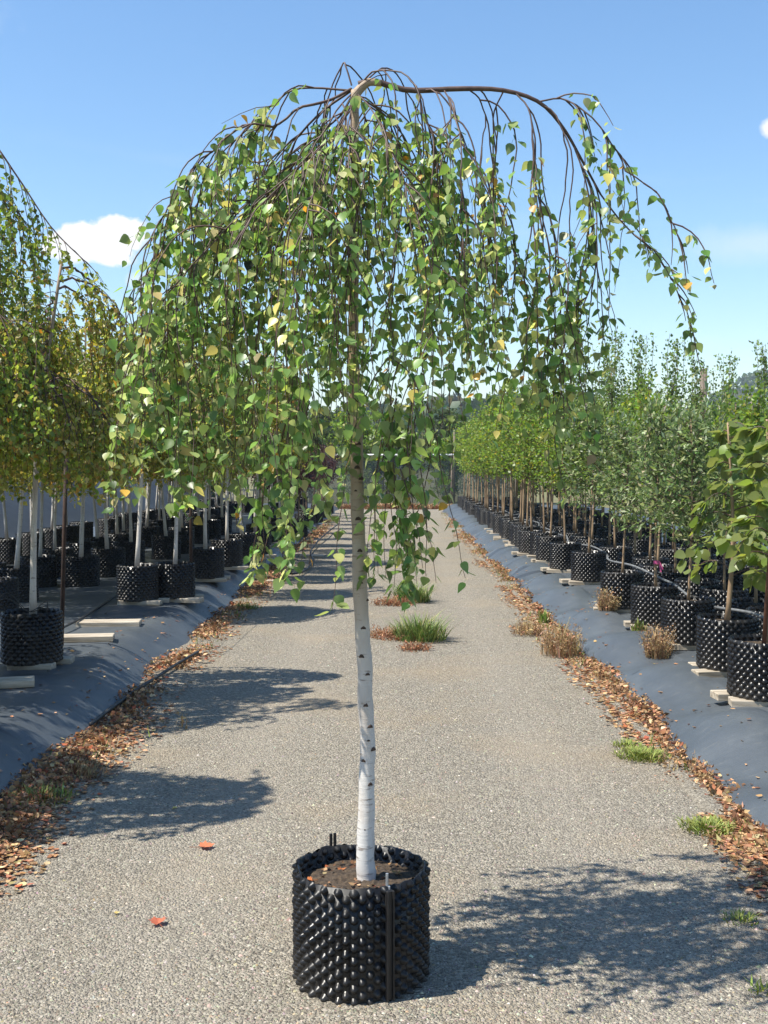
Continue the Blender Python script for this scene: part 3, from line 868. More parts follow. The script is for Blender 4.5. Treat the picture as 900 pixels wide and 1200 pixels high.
# long drooping tails
for (x, y, d, ye, n) in ((328, 470, -.2, 690, 5), (340, 500, -.15, 680, 4), (462, 470, -.10, 700, 7), (482, 480, -.05, 685, 6), (470, 520, -.12, 705, 5), (205, 430, -.1, 600, 5), (640, 380, .05, 545, 4), (665, 400, .05, 520, 3)):
    for k in range(n):
        p = on_y(x + r.normal(0, 10), y + r.normal(0, 25), TY + d + r.normal(0, .05))
        T.strand(p, (r.normal(0, .4), r.normal(0, .4), -1), on_y(x, ye - r.uniform(0, 45), TY + d).z, 0.0022, 0.034, 0.028, 0.0, 0.15, 4)

birch = empty('weeping_birch', base)
tag(birch, 'tall weeping birch with white lower trunk and drooping green branches in pot on gravel road', 'tree')


def rebase(me, b):
    n = len(me.vertices); a = np.empty(n * 3, np.float32); me.vertices.foreach_get('co', a)
    a = a.reshape(-1, 3) - np.asarray(b, np.float32); me.vertices.foreach_set('co', a.ravel()); me.update(); return me


trunk_o = link('trunk', rebase(T.trunk.mesh('trunk', M['birch'], True), base), birch)
link('branches', rebase(T.br.mesh('branches', M['twig'], True), base), birch)
Pn = np.array(T.P); An = np.array(T.A); Nn = np.array(T.N); Sn = np.array(T.S)
Cn = pick_cols(len(Pn), PAL_MAIN, r)
# the leaves that show largest (nearest the road side) are parts of their own
order = np.argsort(Pn[:, 1] - 2.5 * Sn)[:300]
rest = np.setdiff1d(np.arange(len(Pn)), order)
V, Fc, C = leaf_arrays(Pn[rest] - base, An[rest], Nn[rest], Sn[rest], Cn[rest], L5_OUT, L5_F)
tag(link('foliage', mesh('foliage', V, Fc, M['leaf'], True, C), birch), None, kind='stuff')
lv = []
for k in range(14):
    t_ = np.array(L5_OUT); t_[:, 2] += r.normal(0, 0.10) * t_[:, 1] ** 2 + r.normal(0, 0.06) * t_[:, 0]; t_[:4, 2] = 0
    lv.append(mesh('leaf', t_, np.array(L5_F), M['leaf'], True, np.repeat(pick_cols(1, PAL_MAIN[:4] if k else PAL_MAIN[4:5], r), len(t_), 0)))
from mathutils import Matrix
for n_, i in enumerate(order):
    a = Vector(An[i]).normalized(); nn = Vector(Nn[i]); nn = (nn - a * nn.dot(a)).normalized(); s_ = a.cross(nn)
    o = link('leaf', lv[1 + (n_ * 5 + n_ // 9) % 13 if n_ % 16 else 0], birch)
    o.matrix_local = Matrix.Translation(Vector(Pn[i] - base)) @ Matrix((s_, a, nn)).transposed().to_4x4() @ Matrix.Scale(float(Sn[i]), 4)
# dark branch scars along the stem
scar_px = [(419, 548), (424, 561), (420, 608), (422, 645), (423, 682), (432, 703), (424, 768), (431, 789), (429, 825), (434, 850), (432, 866), (438, 877), (426, 890), (434, 917), (428, 969), (417, 575), (420, 520), (413, 440), (417, 470), (426, 735)]
for (x, y) in scar_px:
    p = on_y(x, y, TY); z = p.z
    c = np.array([np.interp(z, dense_p[:, 2], dense_p[:, 0]), TY]); rr = float(np.interp(z, dense_p[:, 2], dense_r))
    off = max(-0.9, min(0.9, (p.x - c[0]) / rr)); ang = math.asin(off)
    n3 = Vector((math.sin(ang), -math.cos(ang), 0))
    m = MB(); ns, nr = 9, 4; vs = []
    hw = random.uniform(.0095, .0145) * (0.45 if y in (866, 969, 575) else 1); hh = hw * random.uniform(.45, .65)
    for q in range(nr):
        for j in range(ns):
            b = 2 * math.pi * j / ns; k = [1, .75, .4, .0][q]
            arc = hw / rr * k * math.cos(b) * 0.95
            rad_ = rr + [-.001, .0022, .0034, .0030][q]
            vs.append((rad_ * math.sin(ang + arc), -rad_ * math.cos(ang + arc), hh * k * math.sin(b) - 0.45 * hh * math.cos(b * 2) * k))
    fs = []
    for q in range(nr - 1):
        for j in range(ns): fs.append((q * ns + j, q * ns + (j + 1) % ns, (q + 1) * ns + (j + 1) % ns, (q + 1) * ns + j))
    m.add(vs, fs)
    link('branch_scar', m.mesh('branch_scar', M['scar'], True), birch, Vector((c[0], TY, z)) - Vector(base))

# ------------------------------------------------------------------ rows of potted trees
def place(meshes, name, cat, loc, rz, sc, label, group):
    o = empty(name, loc, rz); o.scale = (sc, sc, sc)
    tag(o, label, cat, group)
    for k, me in meshes.items(): link(k, me, o)
    return o


long_limb = smooth_path([(0, 0, 3.0), (0.12, -.05, 3.13), (0.35, -.1, 3.02), (0.55, -.1, 2.75), (0.75, -.1, 2.45), (0.98, -.1, 2.22)], 20)
BV = []
for k, (H, rad, zb, lean, pal) in enumerate([(2.75, 0.54, 0.95, (0.07, 0.0), PAL_BIRCH), (2.6, 0.54, 0.92, (0.05, 0.03), PAL_BIRCH_G), (2.85, 0.54, 0.98, (-0.05, 0.02), PAL_BIRCH), (2.40, 0.52, 0.80, (0.095, -0.02), PAL_BIRCH)]):
    BV.append(weeping(200 + k, H, rad, zb, 0.037, 0.021, 14, lean, None, 0.044).build(None, M['birch_bg'], M['leaf_far'], pal))
edge_birch = weeping(230, 3.05, 0.66, 1.05, 0.037, 0.024, 14, (0.0, 0.0), [(long_limb, 2.05)], 0.046).build(None, M['birch_bg'], M['leaf_far'], PAL_BIRCH_G)
SOIL = 0.345 - 0.045
cnt = 0
block_me = []
for s in range(4):
    m = MB(); m.box((0, 0, 0), (0.30 + 0.06 * s, 0.11 + 0.02 * (s % 2), 0.046), 0, 1, 0.004); block_me.append(m.mesh('timber_block', M['timber']))


def blocks(x, y, z, side, label, group):
    """two short boards under a pot"""
    for q in (-1, 1):
        o = link('timber_block', block_me[random.randrange(4)], None, (x - side * random.uniform(0.03, 0.09), y + q * 0.115, z + 0.02), (0, 0, random.uniform(-0.22, 0.22)))
        tag(o, label, 'timber block', group)


def row(pts, side, meshes_of, name, cat, tlabel, tgroup, plabel, pgroup, with_blocks, zf, sc=(0.92, 1.08), rot=None):
    global cnt
    for i, (x, y) in enumerate(pts):
        z = zf(x, y)
        lab = tlabel(i, x, y) if callable(tlabel) else tlabel
        pl = plabel(i, x, y) if callable(plabel) else plabel
        if with_blocks and y < 24:
            blocks(x, y, z, side, 'pale timber board lying under a studded pot in the %s bed' % ('left' if side < 0 else 'right'), 'boards under the pots of the %s bed' % ('left' if side < 0 else 'right'))
            z += 0.040
        make_pot((x, y, z - 0.004), pl, pgroup, cnt, random.uniform(0, 6.28))
        ms = meshes_of(i)
        place(ms, name, cat, (x, y, z + SOIL - 0.004), rot[i] if rot and i < len(rot) else random.uniform(0, 6.28), random.uniform(*sc) * (float(np.interp(y, [8, 12, 19], [0.74, 0.84, 1.06])) if side > 0 else 1.0), lab, tgroup)
        cnt += 1


ptA = on_z(37, 776, BED_L + 0.03); ptB = on_z(161, 704, BED_L + 0.03); ptC = on_z(204, 700, BED_L + 0.03); ptD = on_z(243, 678, BED_L + 0.03); ptE = on_z(266, 664, BED_L + 0.03)
l1 = [(p.x, p.y) for p in (ptA, ptB, ptC, ptD, ptE)]
y = l1[-1][1] + 1.3
while y < 22.4:
    l1.append((-2.12 + random.uniform(-.12, .08), y)); y += random.uniform(0.9, 1.5)
names1 = ['weeping birch with pale leaning stem beside the rusty post in the left bed', 'weeping birch in the left bed growing behind the loose boards',
          'weeping birch in the left bed, its pot close beside another pot']
row(l1, -1, lambda i: BV[[3, 1, 3, 2, 1][i] if i < 5 else i % 4], 'weeping_birch', 'tree',
    lambda i, x, y: names1[i] if i < 3 else ('yellowing weeping birch in the front row of the left bed' if i >= 5 and i % 4 in (0, 2, 3) or i == 3 else 'greener weeping birch in the front row of the left bed'), 'birches in the front row of the left bed',
    lambda i, x, y: 'studded black pot beside the rusty post in the left bed' if i == 0 else 'studded black pot in the front row of the left bed', 'pots in the front row of the left bed', True, zl, (0.95, 1.08), [0.0, 0.3])
l0 = [(-2.78, 7.0), (-2.72, 4.75)]
row(l0[:1], -1, lambda i: edge_birch, 'weeping_birch', 'tree', 'tallest birch of the left bed with one bare limb arching towards the road', None, 'studded black pot under the tallest birch of the left bed', None, True, zl, (1, 1), [0.0])
row(l0[1:], -1, lambda i: BV[2 - i], 'weeping_birch', 'tree', 'weeping birch in the left bed that shades the leaf litter', None, 'studded black pot under a birch that shades the leaf litter', None, False, zl, (1.0, 1.1))
row([(-3.5, 5.2), (-3.42, 6.5), (-3.5, 7.8)], -1, lambda i: BV[(i + 1) % 4], 'weeping_birch', 'tree', 'weeping birch in the second row that dapples the left mat with shade', 'birches dappling the left mat', 'studded black pot under a birch that dapples the left mat', 'pots under the birches dappling the left mat', False, zl, (1.0, 1.08))
p2a = on_z(20, 704, BED_L); p2b = on_z(95, 686, BED_L); p2c = on_z(127, 675, BED_L); p2d = on_z(152, 664, BED_L); p2e = on_z(-5, 722, BED_L)
l2 = [(p.x, p.y) for p in (p2e, p2a, p2b, p2c, p2d)]
y = l2[-1][1] + 1.2
while y < 23:
    l2.append((-3.35 + random.uniform(-.12, .12), y)); y += random.uniform(.8, 1.3)
row(l2, -1, lambda i: BV[(i * 3 + 2) % 4], 'weeping_birch', 'tree', lambda i, x, y: ('yellowing' if (i * 3 + 2) % 4 in (0, 2, 3) else 'greener') + ' weeping birch in the second row of the left bed', 'birches in the second row of the left bed',
    'studded black pot in the second row of the left bed', 'pots in the second row of the left bed', False, zl, (0.95, 1.1))
l3 = [(-4.15 + random.uniform(-.15, .15), 11.2 + k * .95 + random.uniform(-.2, .2)) for k in range(25)]
row(l3, -1, lambda i: BV[(i * 3 + 1) % 4], 'weeping_birch', 'tree', lambda i, x, y: ('yellowing' if (i * 3 + 1) % 4 in (0, 2, 3) else 'greener') + ' weeping birch in the third row of the left bed', 'birches in the third row of the left bed',
    'studded black pot in the third row of the left bed', 'pots in the third row of the left bed', False, zl, (0.9, 1.1))
l4 = [(-5.3 + random.uniform(-.2, .2), 12.5 + k * 1.1 + random.uniform(-.2, .2)) for k in range(20)]
row(l4, -1, lambda i: BV[(i * 3) % 4], 'weeping_birch', 'tree', 'weeping birch in the back row of the left bed beside the bank', 'birches in the back row of the left bed',
    'studded black pot in the back row of the left bed beside the bank', 'pots in the back row of the left bed', False, zl, (0.9, 1.1))
# purple-leaved trees far down the left bed
PV = upright(301, 0.55, 1.5, 0.42, 26, 0.05, 60, 0.017, 0.6).build(None, M['bg_bark'], M['leaf_far'], PAL_PURPLE)
lp = [(-1.98 + random.uniform(-.05, .05), 23.3 + k * 1.7) for k in range(7)] + [(-2.8 + random.uniform(-.1, .1), 24 + k * 1.7) for k in range(7)]
row(lp, -1, lambda i: PV, 'purple_leaf_tree', 'tree', 'small purple-leaved tree at the far end of the left bed', 'purple-leaved trees at the far end', 'studded black pot under a purple-leaved tree', 'pots under the purple-leaved trees', False, zl)

# right bed
GV = [upright(400 + k, 0.76, 1.85 + 0.1 * k, 0.37, 38, 0.050, 42, 0.016, 0.9, 3, 0.22).build(None, M['tan_bark'], M['leaf_far'], PAL_GREEN) for k in range(3)]
SV = [upright(420 + k, 0.55, 1.75, 0.46, 42, 0.072, 46, 0.015, 0.65, 5, 0.18).build(None, M['tan_bark'], M['leaf_far'], PAL_SILVER, tmpl=N_OUT) for k in range(2)]
HV = [upright(440 + k, 0.70, 2.3, 0.34, 32, 0.042, 36, 0.015, 1.3, 7, 0.55).build(None, M['tan_bark'], M['leaf_far'], PAL_SHOOT) for k in range(2)]
r1px = [(851, 783), (806, 752), (768, 731), (729, 713), (690, 680), (662, 666), (645, 656)]
r1 = [tuple(on_z(x, y, BED_R + 0.035).xy) for x, y in r1px]
y = r1[-1][1] + 0.7
while y < 36:
    r1.append((2.2 + random.uniform(-.06, .06), y)); y += random.uniform(0.62, 0.85)
sel1 = lambda i: (SV[i % 2] if i in (1, 2, 3, 4) else GV[(i * 2) % 3])
row(r1[1:], 1, lambda i: sel1(i + 1), 'young_tree', 'tree',
    lambda i, x, y: ['silver-leaved young tree in the right bed just behind the large-leaved tree', 'silver-leaved young tree in the right bed with pink tape on its stem', 'silver-leaved young tree in the right bed behind the pink-taped one',
                     'silver-leaved young tree of the right bed standing next to the plain green ones'][i] if i < 4 else 'young green tree in the front row of the right bed',
    'young trees in the front row of the right bed',
    lambda i, x, y: ['studded black pot of the right bed with the taller dry weed against it', 'studded black pot under the pink-taped stem in the right bed', 'studded black pot of the right bed with the smaller dry weed against it'][i] if i < 3 else 'studded black pot in the front row of the right bed', 'pots in the front row of the right bed', True, zr, (0.95, 1.08))
r2 = [(2.86 + random.uniform(-.06, .06), 6.9 + k * 0.78 + random.uniform(-.08, .08)) for k in range(37)]
row(r2, 1, lambda i: (SV[i % 2] if i < 7 and i != 3 else HV[i % 2] if i in (11, 14) else GV[i % 3]), 'young_tree', 'tree',
    lambda i, x, y: 'silver-leaved young tree in the second row of the right bed' if i < 7 and i != 3 else 'tall tree with upright shoots in the second row of the right bed' if i in (11, 14) else 'plain green young tree in the second row of the right bed', 'young trees in the second row of the right bed',
    'studded black pot in the second row of the right bed', 'pots in the second row of the right bed', False, zr, (0.95, 1.08))
r3 = [(3.55 + random.uniform(-.06, .06), 8.6 + k * 0.85 + random.uniform(-.1, .1)) for k in range(32)]
row(r3, 1, lambda i: (HV[i % 2] if i in (6, 7, 9, 12) else GV[(i + 1) % 3]), 'young_tree', 'tree',
    lambda i, x, y: 'tall tree with upright shoots in the third row of the right bed' if i in (6, 7, 9, 12) else 'plain green young tree in the third row of the right bed', 'young trees in the third row of the right bed',
    'studded black pot in the third row of the right bed', 'pots in the third row of the right bed', False, zr, (0.92, 1.06))
r4 = [(4.5 + random.uniform(-.1, .1), 11 + k * 1.5 + random.uniform(-.1, .1)) for k in range(14)]
row(r4, 1, lambda i: (HV[i % 2] if i in (2, 3) else GV[(i + 2) % 3]), 'young_tree', 'tree',
    lambda i, x, y: 'tall tree with upright shoots in the back row of the right bed' if i in (2, 3) else 'plain green young tree in the back row of the right bed', 'young trees in the back row of the right bed',
    'studded black pot in the back row of the right bed', 'pots in the back row of the right bed', False, zr, (0.92, 1.05))

# the large-leaved tree nearest on the right, its leaves one by one
def lime(loc, seed, z0, z1, rad, label, px_bias):
    Tt = Tree(seed); q = Tt.r
    n = 10; t = np.linspace(0, 1, n)
    tp = np.stack([0.03 * np.sin(t * 4), 0.02 * np.cos(t * 3) - 0.02, t * z1 * .96], 1)
    Tt.trunk.tube(tp, np.interp(t, [0, .06, 1], [.024, .018, .006]), 9)
    for k in range(24):
        f = (k + 0.5) / 24; zc = z0 + (z1 - z0) * f * 0.95; a = k * 2.4 + q.normal(0, .3); ln = rad * np.interp(f, [0, .3, 1], [.9, 1, .35]) * q.uniform(.7, 1.15)
        c = np.array([np.interp(zc, tp[:, 2], tp[:, 0]), np.interp(zc, tp[:, 2], tp[:, 1]), zc]); m = 7; tt = np.linspace(0, 1, m)
        P = np.stack([c[0] + ln * tt * math.cos(a) + px_bias * tt, c[1] + ln * tt * math.sin(a), c[2] + 0.22 * ln * np.sin(tt * 2.6) - 0.25 * ln * tt ** 2], 1)
        Tt.br.tube(P, np.linspace(.005, .002, m), 5, False)
        for j in range(12):
            u = q.uniform(.2, 1) * (m - 1); i = min(int(u), m - 2); p = P[i] + (P[i + 1] - P[i]) * (u - i)
            aa = np.array([math.cos(a), math.sin(a), 0]) * .5 + q.normal(0, .45, 3) + np.array([0, 0, -.65])
            nn = np.array([0, 0, .75]) + np.array([math.cos(a), math.sin(a), 0]) * .5 + q.normal(0, .35, 3)
            sz = .088 * q.uniform(.55, 1.15); aa /= np.linalg.norm(aa)
            Tt.leaf(p + aa * sz * .36, aa, nn, sz)
    o = empty('lime_tree', loc); tag(o, label, 'tree')
    link('trunk', Tt.trunk.mesh('trunk', M['tan_bark'], True), o); link('branches', Tt.br.mesh('branches', M['twig'], True), o)
    return o, Tt


PAL_LIME = [(20, (0.17, 0.24, 0.055)), (14, (0.235, 0.29, 0.085)), (8, (0.125, 0.185, 0.045)), (3, (0.34, 0.29, 0.09))]
_e = [(.20, -.03, .03), (.40, .10, .06), (.50, .32, .07), (.44, .55, .05), (.26, .80, .03)]
LIME_OUT = np.array([(-.012, -.45, 0), (.012, -.45, 0), (.012, 0.02, 0), (-.012, 0.02, 0), (0, .02, 0), (0, .22, -.02), (0, .42, -.03), (0, .64, -.03), (0, .84, -.01), (0, 1.08, .04)] + _e + [(-x, y, z) for x, y, z in _e])
LIME_F = [(0, 1, 2), (0, 2, 3)]
for _i in range(5):
    _m, _a = 4 + _i, 10 + _i
    LIME_F += [(_m, _a, _m + 1)] + ([(_m + 1, _a, _a + 1)] if _i < 4 else [])
    LIME_F += [(_m, _m + 1, _a + 5)] + ([(_m + 1, _a + 6, _a + 5)] if _i < 4 else [])
lime_me = [mesh('leaf', LIME_OUT + np.array([0, 0, 1]) * (r.normal(0, .08) * LIME_OUT[:, 1:2] ** 2), np.array(LIME_F), M['leaf_far'], True, np.repeat(pick_cols(1, PAL_LIME, r), len(LIME_OUT), 0)) for _ in range(12)]
def lime_leaves(o, Tt, cap):
    for n_ in range(min(cap, len(Tt.P))):
        a = Vector(Tt.A[n_]).normalized(); nn = Vector(Tt.N[n_]); nn = (nn - a * nn.dot(a)).normalized(); s_ = a.cross(nn)
        l_ = link('leaf', lime_me[(n_ * 5 + n_ // 7) % 12], o)
        l_.matrix_local = Matrix.Translation(Vector(Tt.P[n_])) @ Matrix((s_, a, nn)).transposed().to_4x4() @ Matrix.Scale(float(Tt.S[n_]), 4)


x, y = r1[0]; z = zr(x, y) + 0.036
blocks(x, y, z - 0.04, 1, 'pale timber board lying under a studded pot in the right bed', 'boards under the pots of the right bed')
make_pot((x, y, z), 'studded black pot in the right bed holding the large-leaved tree', None, 1, 0.4)
lo_, lt_ = lime((x, y, z + SOIL), 500, 0.30, 1.42, 0.36, 'young large-leaved tree in the right bed in front of the silver-leaved trees', 0.05)
lime_leaves(lo_, lt_, 290)
p0 = on_z(888, 815, BED_R + .035); x, y = p0.x + 0.03, p0.y; z = zr(x, y) + 0.036
blocks(x, y, z - 0.04, 1, 'pale timber board lying under a studded pot in the right bed', 'boards under the pots of the right bed')
pp = make_pot((x, y, z), 'studded black pot in the right bed with the rusty stake standing in it', None, 2, 1.3)
lo2, lt2 = lime((x + 0.02, y + 0.03, z + SOIL), 501, 0.34, 1.42, 0.36, 'large-leaved tree tied to the rusty stake in the right bed', 0.02)
lime_leaves(lo2, lt2, 290)
st = MB(); st.tube([(0, 0, 0), (0.03, 0, 0.6), (0.07, 0, 1.35)], 0.013, 8)
tag(link('stake', st.mesh('stake', M['rust'], True), None, (x - 0.03, y - 0.09, z + SOIL - 0.06)), 'rusty steel stake standing in a studded pot beside the large-leaved tree', 'stake')

# ------------------------------------------------------------------ posts, wires, hoses, small gear
def post(name, x, y, zb, h, rr, mat, label, lean=(0, 0), cat='post', cap=True):
    e = empty(name, (x, y, zb)); tag(e, label, cat)
    m = MB(); m.tube([(0, 0, -0.02), (lean[0] * .5, lean[1] * .5, h * .5), (lean[0], lean[1], h)], [rr, rr, rr * .95], 10)
    link('shaft', m.mesh('shaft', mat, True), e)
    if cap:
        m = MB(); m.tube([(lean[0], lean[1], h - .05), (lean[0], lean[1], h - .02)], rr * 1.5, 10); link('wire_clamp', m.mesh('wire_clamp', M['steel'], True), e)
    return e


pA = on_z(72, 758, BED_L); PX, PY = pA.x, pA.y
post('steel_post', PX, PY, zl(PX, PY), 1.60, 0.016, M['dark_rust'], 'rusty steel post standing beside a pot in the left bed', (0.06, 0))
for dz in (1.55,):
    m = MB()
    z0 = zl(PX, PY)
    pts = smooth_path([(PX - 1.6, PY - 0.9, z0 + dz + .01), (PX - .5, PY - 0.25, z0 + dz - .015), (PX + .057, PY, z0 + dz), (PX + .2, PY + 1.8, z0 + dz - .03), (PX + .25, PY + 4.2, z0 + dz + .02)], 30)
    m.tube(pts, 0.0028, 5); tag(link('support_wire', m.mesh('support_wire', M['hose_black'])), 'thin dark wire strung from the rusty post through the birches', 'wire')
q = (-2.0, 17.5); post('steel_post', PX + .25, PY + 4.2, zl(PX + .25, PY + 4.2), 1.60, 0.016, M['dark_rust'], 'rusty steel post among the pots farther down the left bed', (0.0, 0))

# grey irrigation hose along the right bed, resting on the pots
m = MB(); pts = []
for k in range(24):
    y = 7.2 + k * 0.95
    pts.append((2.50 + 0.08 * math.sin(k * 1.9), y, zr(2.5, y) + 0.34 + 0.03 * math.sin(k * 2.7)))
m.tube(smooth_path(pts, 120), 0.011, 7)
tag(link('irrigation_hose', m.mesh('irrigation_hose', M['hose'], True)), 'grey irrigation hose running along the pot rims between two rows of the right bed', 'hose')
m = MB(); pts = []
for k in range(16):
    y = 8.5 + k * 1.2
    pts.append((-2.78 + 0.10 * math.sin(k * 1.7), y, zl(-2.78, y) + 0.012 + 0.05 * max(0, math.sin(k * 2.1))))
m.tube(smooth_path(pts, 120), 0.010, 7)
tag(link('irrigation_hose', m.mesh('irrigation_hose', M['hose_black'], True)), 'black irrigation hose lying between two rows of the left bed', 'hose')
# hose lying at the foot of the left bank, looping towards the road
lp_ = [on_z(x, y, 0.03) for x, y in ((106, 852), (130, 833), (160, 811), (185, 795), (208, 780), (232, 766))]
m = MB(); m.tube(smooth_path([(p.x, p.y, 0.045) for p in lp_], 50), 0.012, 8)
tag(link('irrigation_hose', m.mesh('irrigation_hose', M['hose_black'], True)), 'dark hose half buried in leaf litter along the edge of the left bed', 'hose')
lp_ = [on_z(x, y, 0.03) for x, y in ((330, 672), (345, 674), (360, 668), (366, 657), (364, 648))] + [on_z(372, 636, .06), on_z(385, 624, .08), on_z(398, 614, .1)]
m = MB(); m.tube(smooth_path([(p.x, p.y, p.z + 0.02) for p in lp_], 50), 0.014, 8)
tag(link('irrigation_hose', m.mesh('irrigation_hose', M['hose_black'], True)), 'dark hose loop bulging from the left bed onto the gravel', 'hose')
# thin feeder loops on the nearest left pot
for k in range(2):
    m = MB(); c = Vector((l1[0][0], l1[0][1] - .1, zl(*l1[0]) + .36))
    m.tube(smooth_path([c + Vector((-.3 + .05 * k, 0, .04)), c + Vector((-.12, -.02, .12 + .04 * k)), c + Vector((.02, 0, .03)), c + Vector((.14, 0, .10 - .03 * k)), c + Vector((.12, .02, -.03))], 30), .003, 5)
    tag(link('drip_tube', m.mesh('drip_tube', M['hose_black'], True)), 'thin black drip tube looped over the pot beside the rusty post', 'tube', 'drip tubes on the pot by the rusty post')
# loose boards on the left mat
for k, (x, y, rz, lab) in enumerate([(98, 752, .15, 'pale board lying loose on the left mat beside the rusty post'), (128, 733, .1, 'pale board lying loose on the left mat between two pots'),
                                     (8, 806, .3, 'pale board on the left mat in front of the leaning birch'), (365, 640, .0, 'pale board at the far edge of the left mat'), (300, 667, .2, 'pale board on the left mat in front of the paired pots')]):
    p = on_z(x, y, BED_L); o = link('timber_block', block_me[(k + 2) % 4], None, (p.x, p.y, zl(p.x, p.y) + 0.021), (0, 0, rz)); o.scale = (1.1, 1.5, 1)
    tag(o, lab, 'timber block')
# pink tape on a stem of the front row
m = MB(); m.tube([(0, 0, 0), (0, 0, .03)], 0.022, 8); m.add([(.02, 0, .02), (.05, -.01, -.05), (.062, -.012, -.045), (.03, 0, .03)], [(0, 1, 2, 3)]); m.add([(.02, 0, .02), (.035, -.015, -.07), (.048, -.012, -.07), (.028, 0, .028)], [(0, 1, 2, 3)])
p = Vector((r1[2][0], r1[2][1], zr(*r1[2]) + 0.04 + SOIL + 0.22))
tag(link('marker_tape', m.mesh('marker_tape', M['pink'])  , None, p), 'pink marker tape tied around a stem in the right bed', 'tape')

# ------------------------------------------------------------------ litter, weeds, pebbles, fallen leaves
def litter(name, x_in, x_out, label, n, seed, y_max=32):
    q = np.random.default_rng(seed)
    y = 3.0 + (y_max - 3.0) * q.random(n * 3) ** 1.9
    u = np.clip(q.normal(0.60, 0.24, n * 3), 0, 1.02)
    wig = 0.13 * (vnoise(y * 0.9, y * 0 + 1, seed) - 0.5)
    x = x_in + wig + (x_out - x_in) * u
    keep = (vnoise(x * 1.8, y * 1.3, seed + 1) * 0.75 + vnoise(x * 7, y * 4, seed + 2) * 0.40) > q.uniform(.30, .72, n * 3)
    x, y = x[keep][:n], y[keep][:n]; m_ = len(x)
    hh = np.clip((np.abs(x) - (1.44 if x_in > 0 else 1.50)) / 0.12, 0, 1); z = 0.010 + hh * (0.006 + 0.05 * q.random(m_) * vnoise(x * 4, y * 2.5, seed + 3))
    a = q.normal(0, 1, (m_, 3)); a[:, 2] *= np.where(hh > .5, .4, .06); nn = np.array([0, 0, 1.0]) + q.normal(0, 1, (m_, 3)) * np.where(hh > .5, .6, .12)[:, None]
    V, Fc, C = leaf_arrays(np.stack([x, y, z], 1), a, nn, (.010 + .028 * q.random(m_) ** 1.6), pick_cols(m_, PAL_LITTER, q, .3), L_OUT, L_F)
    tag(link(name, mesh(name, V, Fc, M['leaf_dry'], False, C)), label, 'leaf litter', kind='stuff')


litter('leaf_litter', -1.42, -1.90, 'brown leaf litter along the foot of the left weed mat', 26000, 61)
litter('leaf_litter', 1.29, 1.68, 'rusty brown leaf litter along the foot of the right weed mat', 30000, 62)


q = np.random.default_rng(63); n = 900
yb = 4 + 22 * q.random(n) ** 1.6; sd_ = np.where(q.random(n) < .5, 1, -1); xb = sd_ * (np.where(sd_ > 0, 1.66, 1.92) + .9 * q.random(n) ** 2.2)
zb = np.where(sd_ > 0, mat_right(np.abs(xb), yb), mat_left(-np.abs(xb), yb)) + .006
al = q.normal(0, 1, (n, 3)); al[:, 2] *= .1
V, Fc, C = leaf_arrays(np.stack([xb, yb, zb], 1), al, np.array([0, 0, 1]) + q.normal(0, .2, (n, 3)), .010 + .026 * q.random(n) ** 1.5, pick_cols(n, PAL_LITTER, q, .3), L_OUT, L_F)
tag(link('blown_leaves', mesh('blown_leaves', V, Fc, M['leaf_dry'], False, C)), 'single dry leaves and crumbs blown onto both weed mats', 'leaf litter', kind='stuff')


def blades(n, h, spread, pal, seed, w=.004, curl=.5, dry=False):
    q = np.random.default_rng(seed); m = MB(); cs = pick_cols(n, pal, q)
    for i in range(n):
        a = q.uniform(0, 6.28); d = q.uniform(0, 1) ** .7 * spread; b = np.array([d * math.cos(a), d * math.sin(a), 0])
        hh = h * q.uniform(.25, 1.15) * (1 - .35 * d / spread); a2 = a + q.normal(0, .9); k = q.uniform(.1, curl) * hh
        dirv = np.array([math.cos(a2), math.sin(a2), 0]); sdv = np.array([-dirv[1], dirv[0], 0]) * w * q.uniform(.6, 1.4)
        p1 = b + dirv * k * .35 + np.array([0, 0, hh * .55]); p2 = b + dirv * k + np.array([0, 0, hh])
        m.add([b - sdv, b + sdv, p1 + sdv * .8, p1 - sdv * .8, p2], [(0, 1, 2, 3), (3, 2, 4)], tuple(cs[i]))
        if dry:
            for _ in range(4):
                t = q.uniform(.4, 1); c = b + (p2 - b) * t + q.normal(0, .012, 3); e = q.normal(0, .014, 3)
                m.add([c, c + e, c + e * .5 + q.normal(0, .006, 3)], [(0, 1, 2)], tuple(cs[i] * q.uniform(.8, 1.4)))
    return m


PAL_GRASS = [(10, (.13, .19, .035)), (6, (.20, .23, .05)), (4, (.28, .24, .09))]
PAL_MOSS = [(10, (0.208, 0.248, 0.045)), (6, (0.264, 0.280, 0.072)), (4, (0.136, 0.184, 0.036))]
PAL_WEED = [(10, (0.119, 0.186, 0.045)), (8, (0.187, 0.248, 0.068)), (3, (0.340, 0.295, 0.105))]
PAL_DRYG = [(10, (.34, .22, .11)), (8, (.24, .14, .075)), (5, (.45, .32, .18))]
PAL_RED = [(10, (.26, .11, .055)), (6, (.36, .19, .10)), (3, (.16, .07, .04))]


def weed(px, py, h, spread, n, pal, label, seed, zf=None, w=.004, dry=False, curl=.5, cat='weed', group=None):
    p = on_z(px, py, 0.02)
    z = 0.012 if zf is None else zf(p.x, p.y) - 0.004
    if zf is not None:
        p = on_z(px, py, z); z = zf(p.x, p.y) - .004
    o = link('weed_tuft', blades(n, h, spread, pal, seed, w, curl, dry).mesh('weed_tuft', M['leaf_dry'], False, True), None, (p.x, p.y, z))
    return tag(o, label, cat, group)


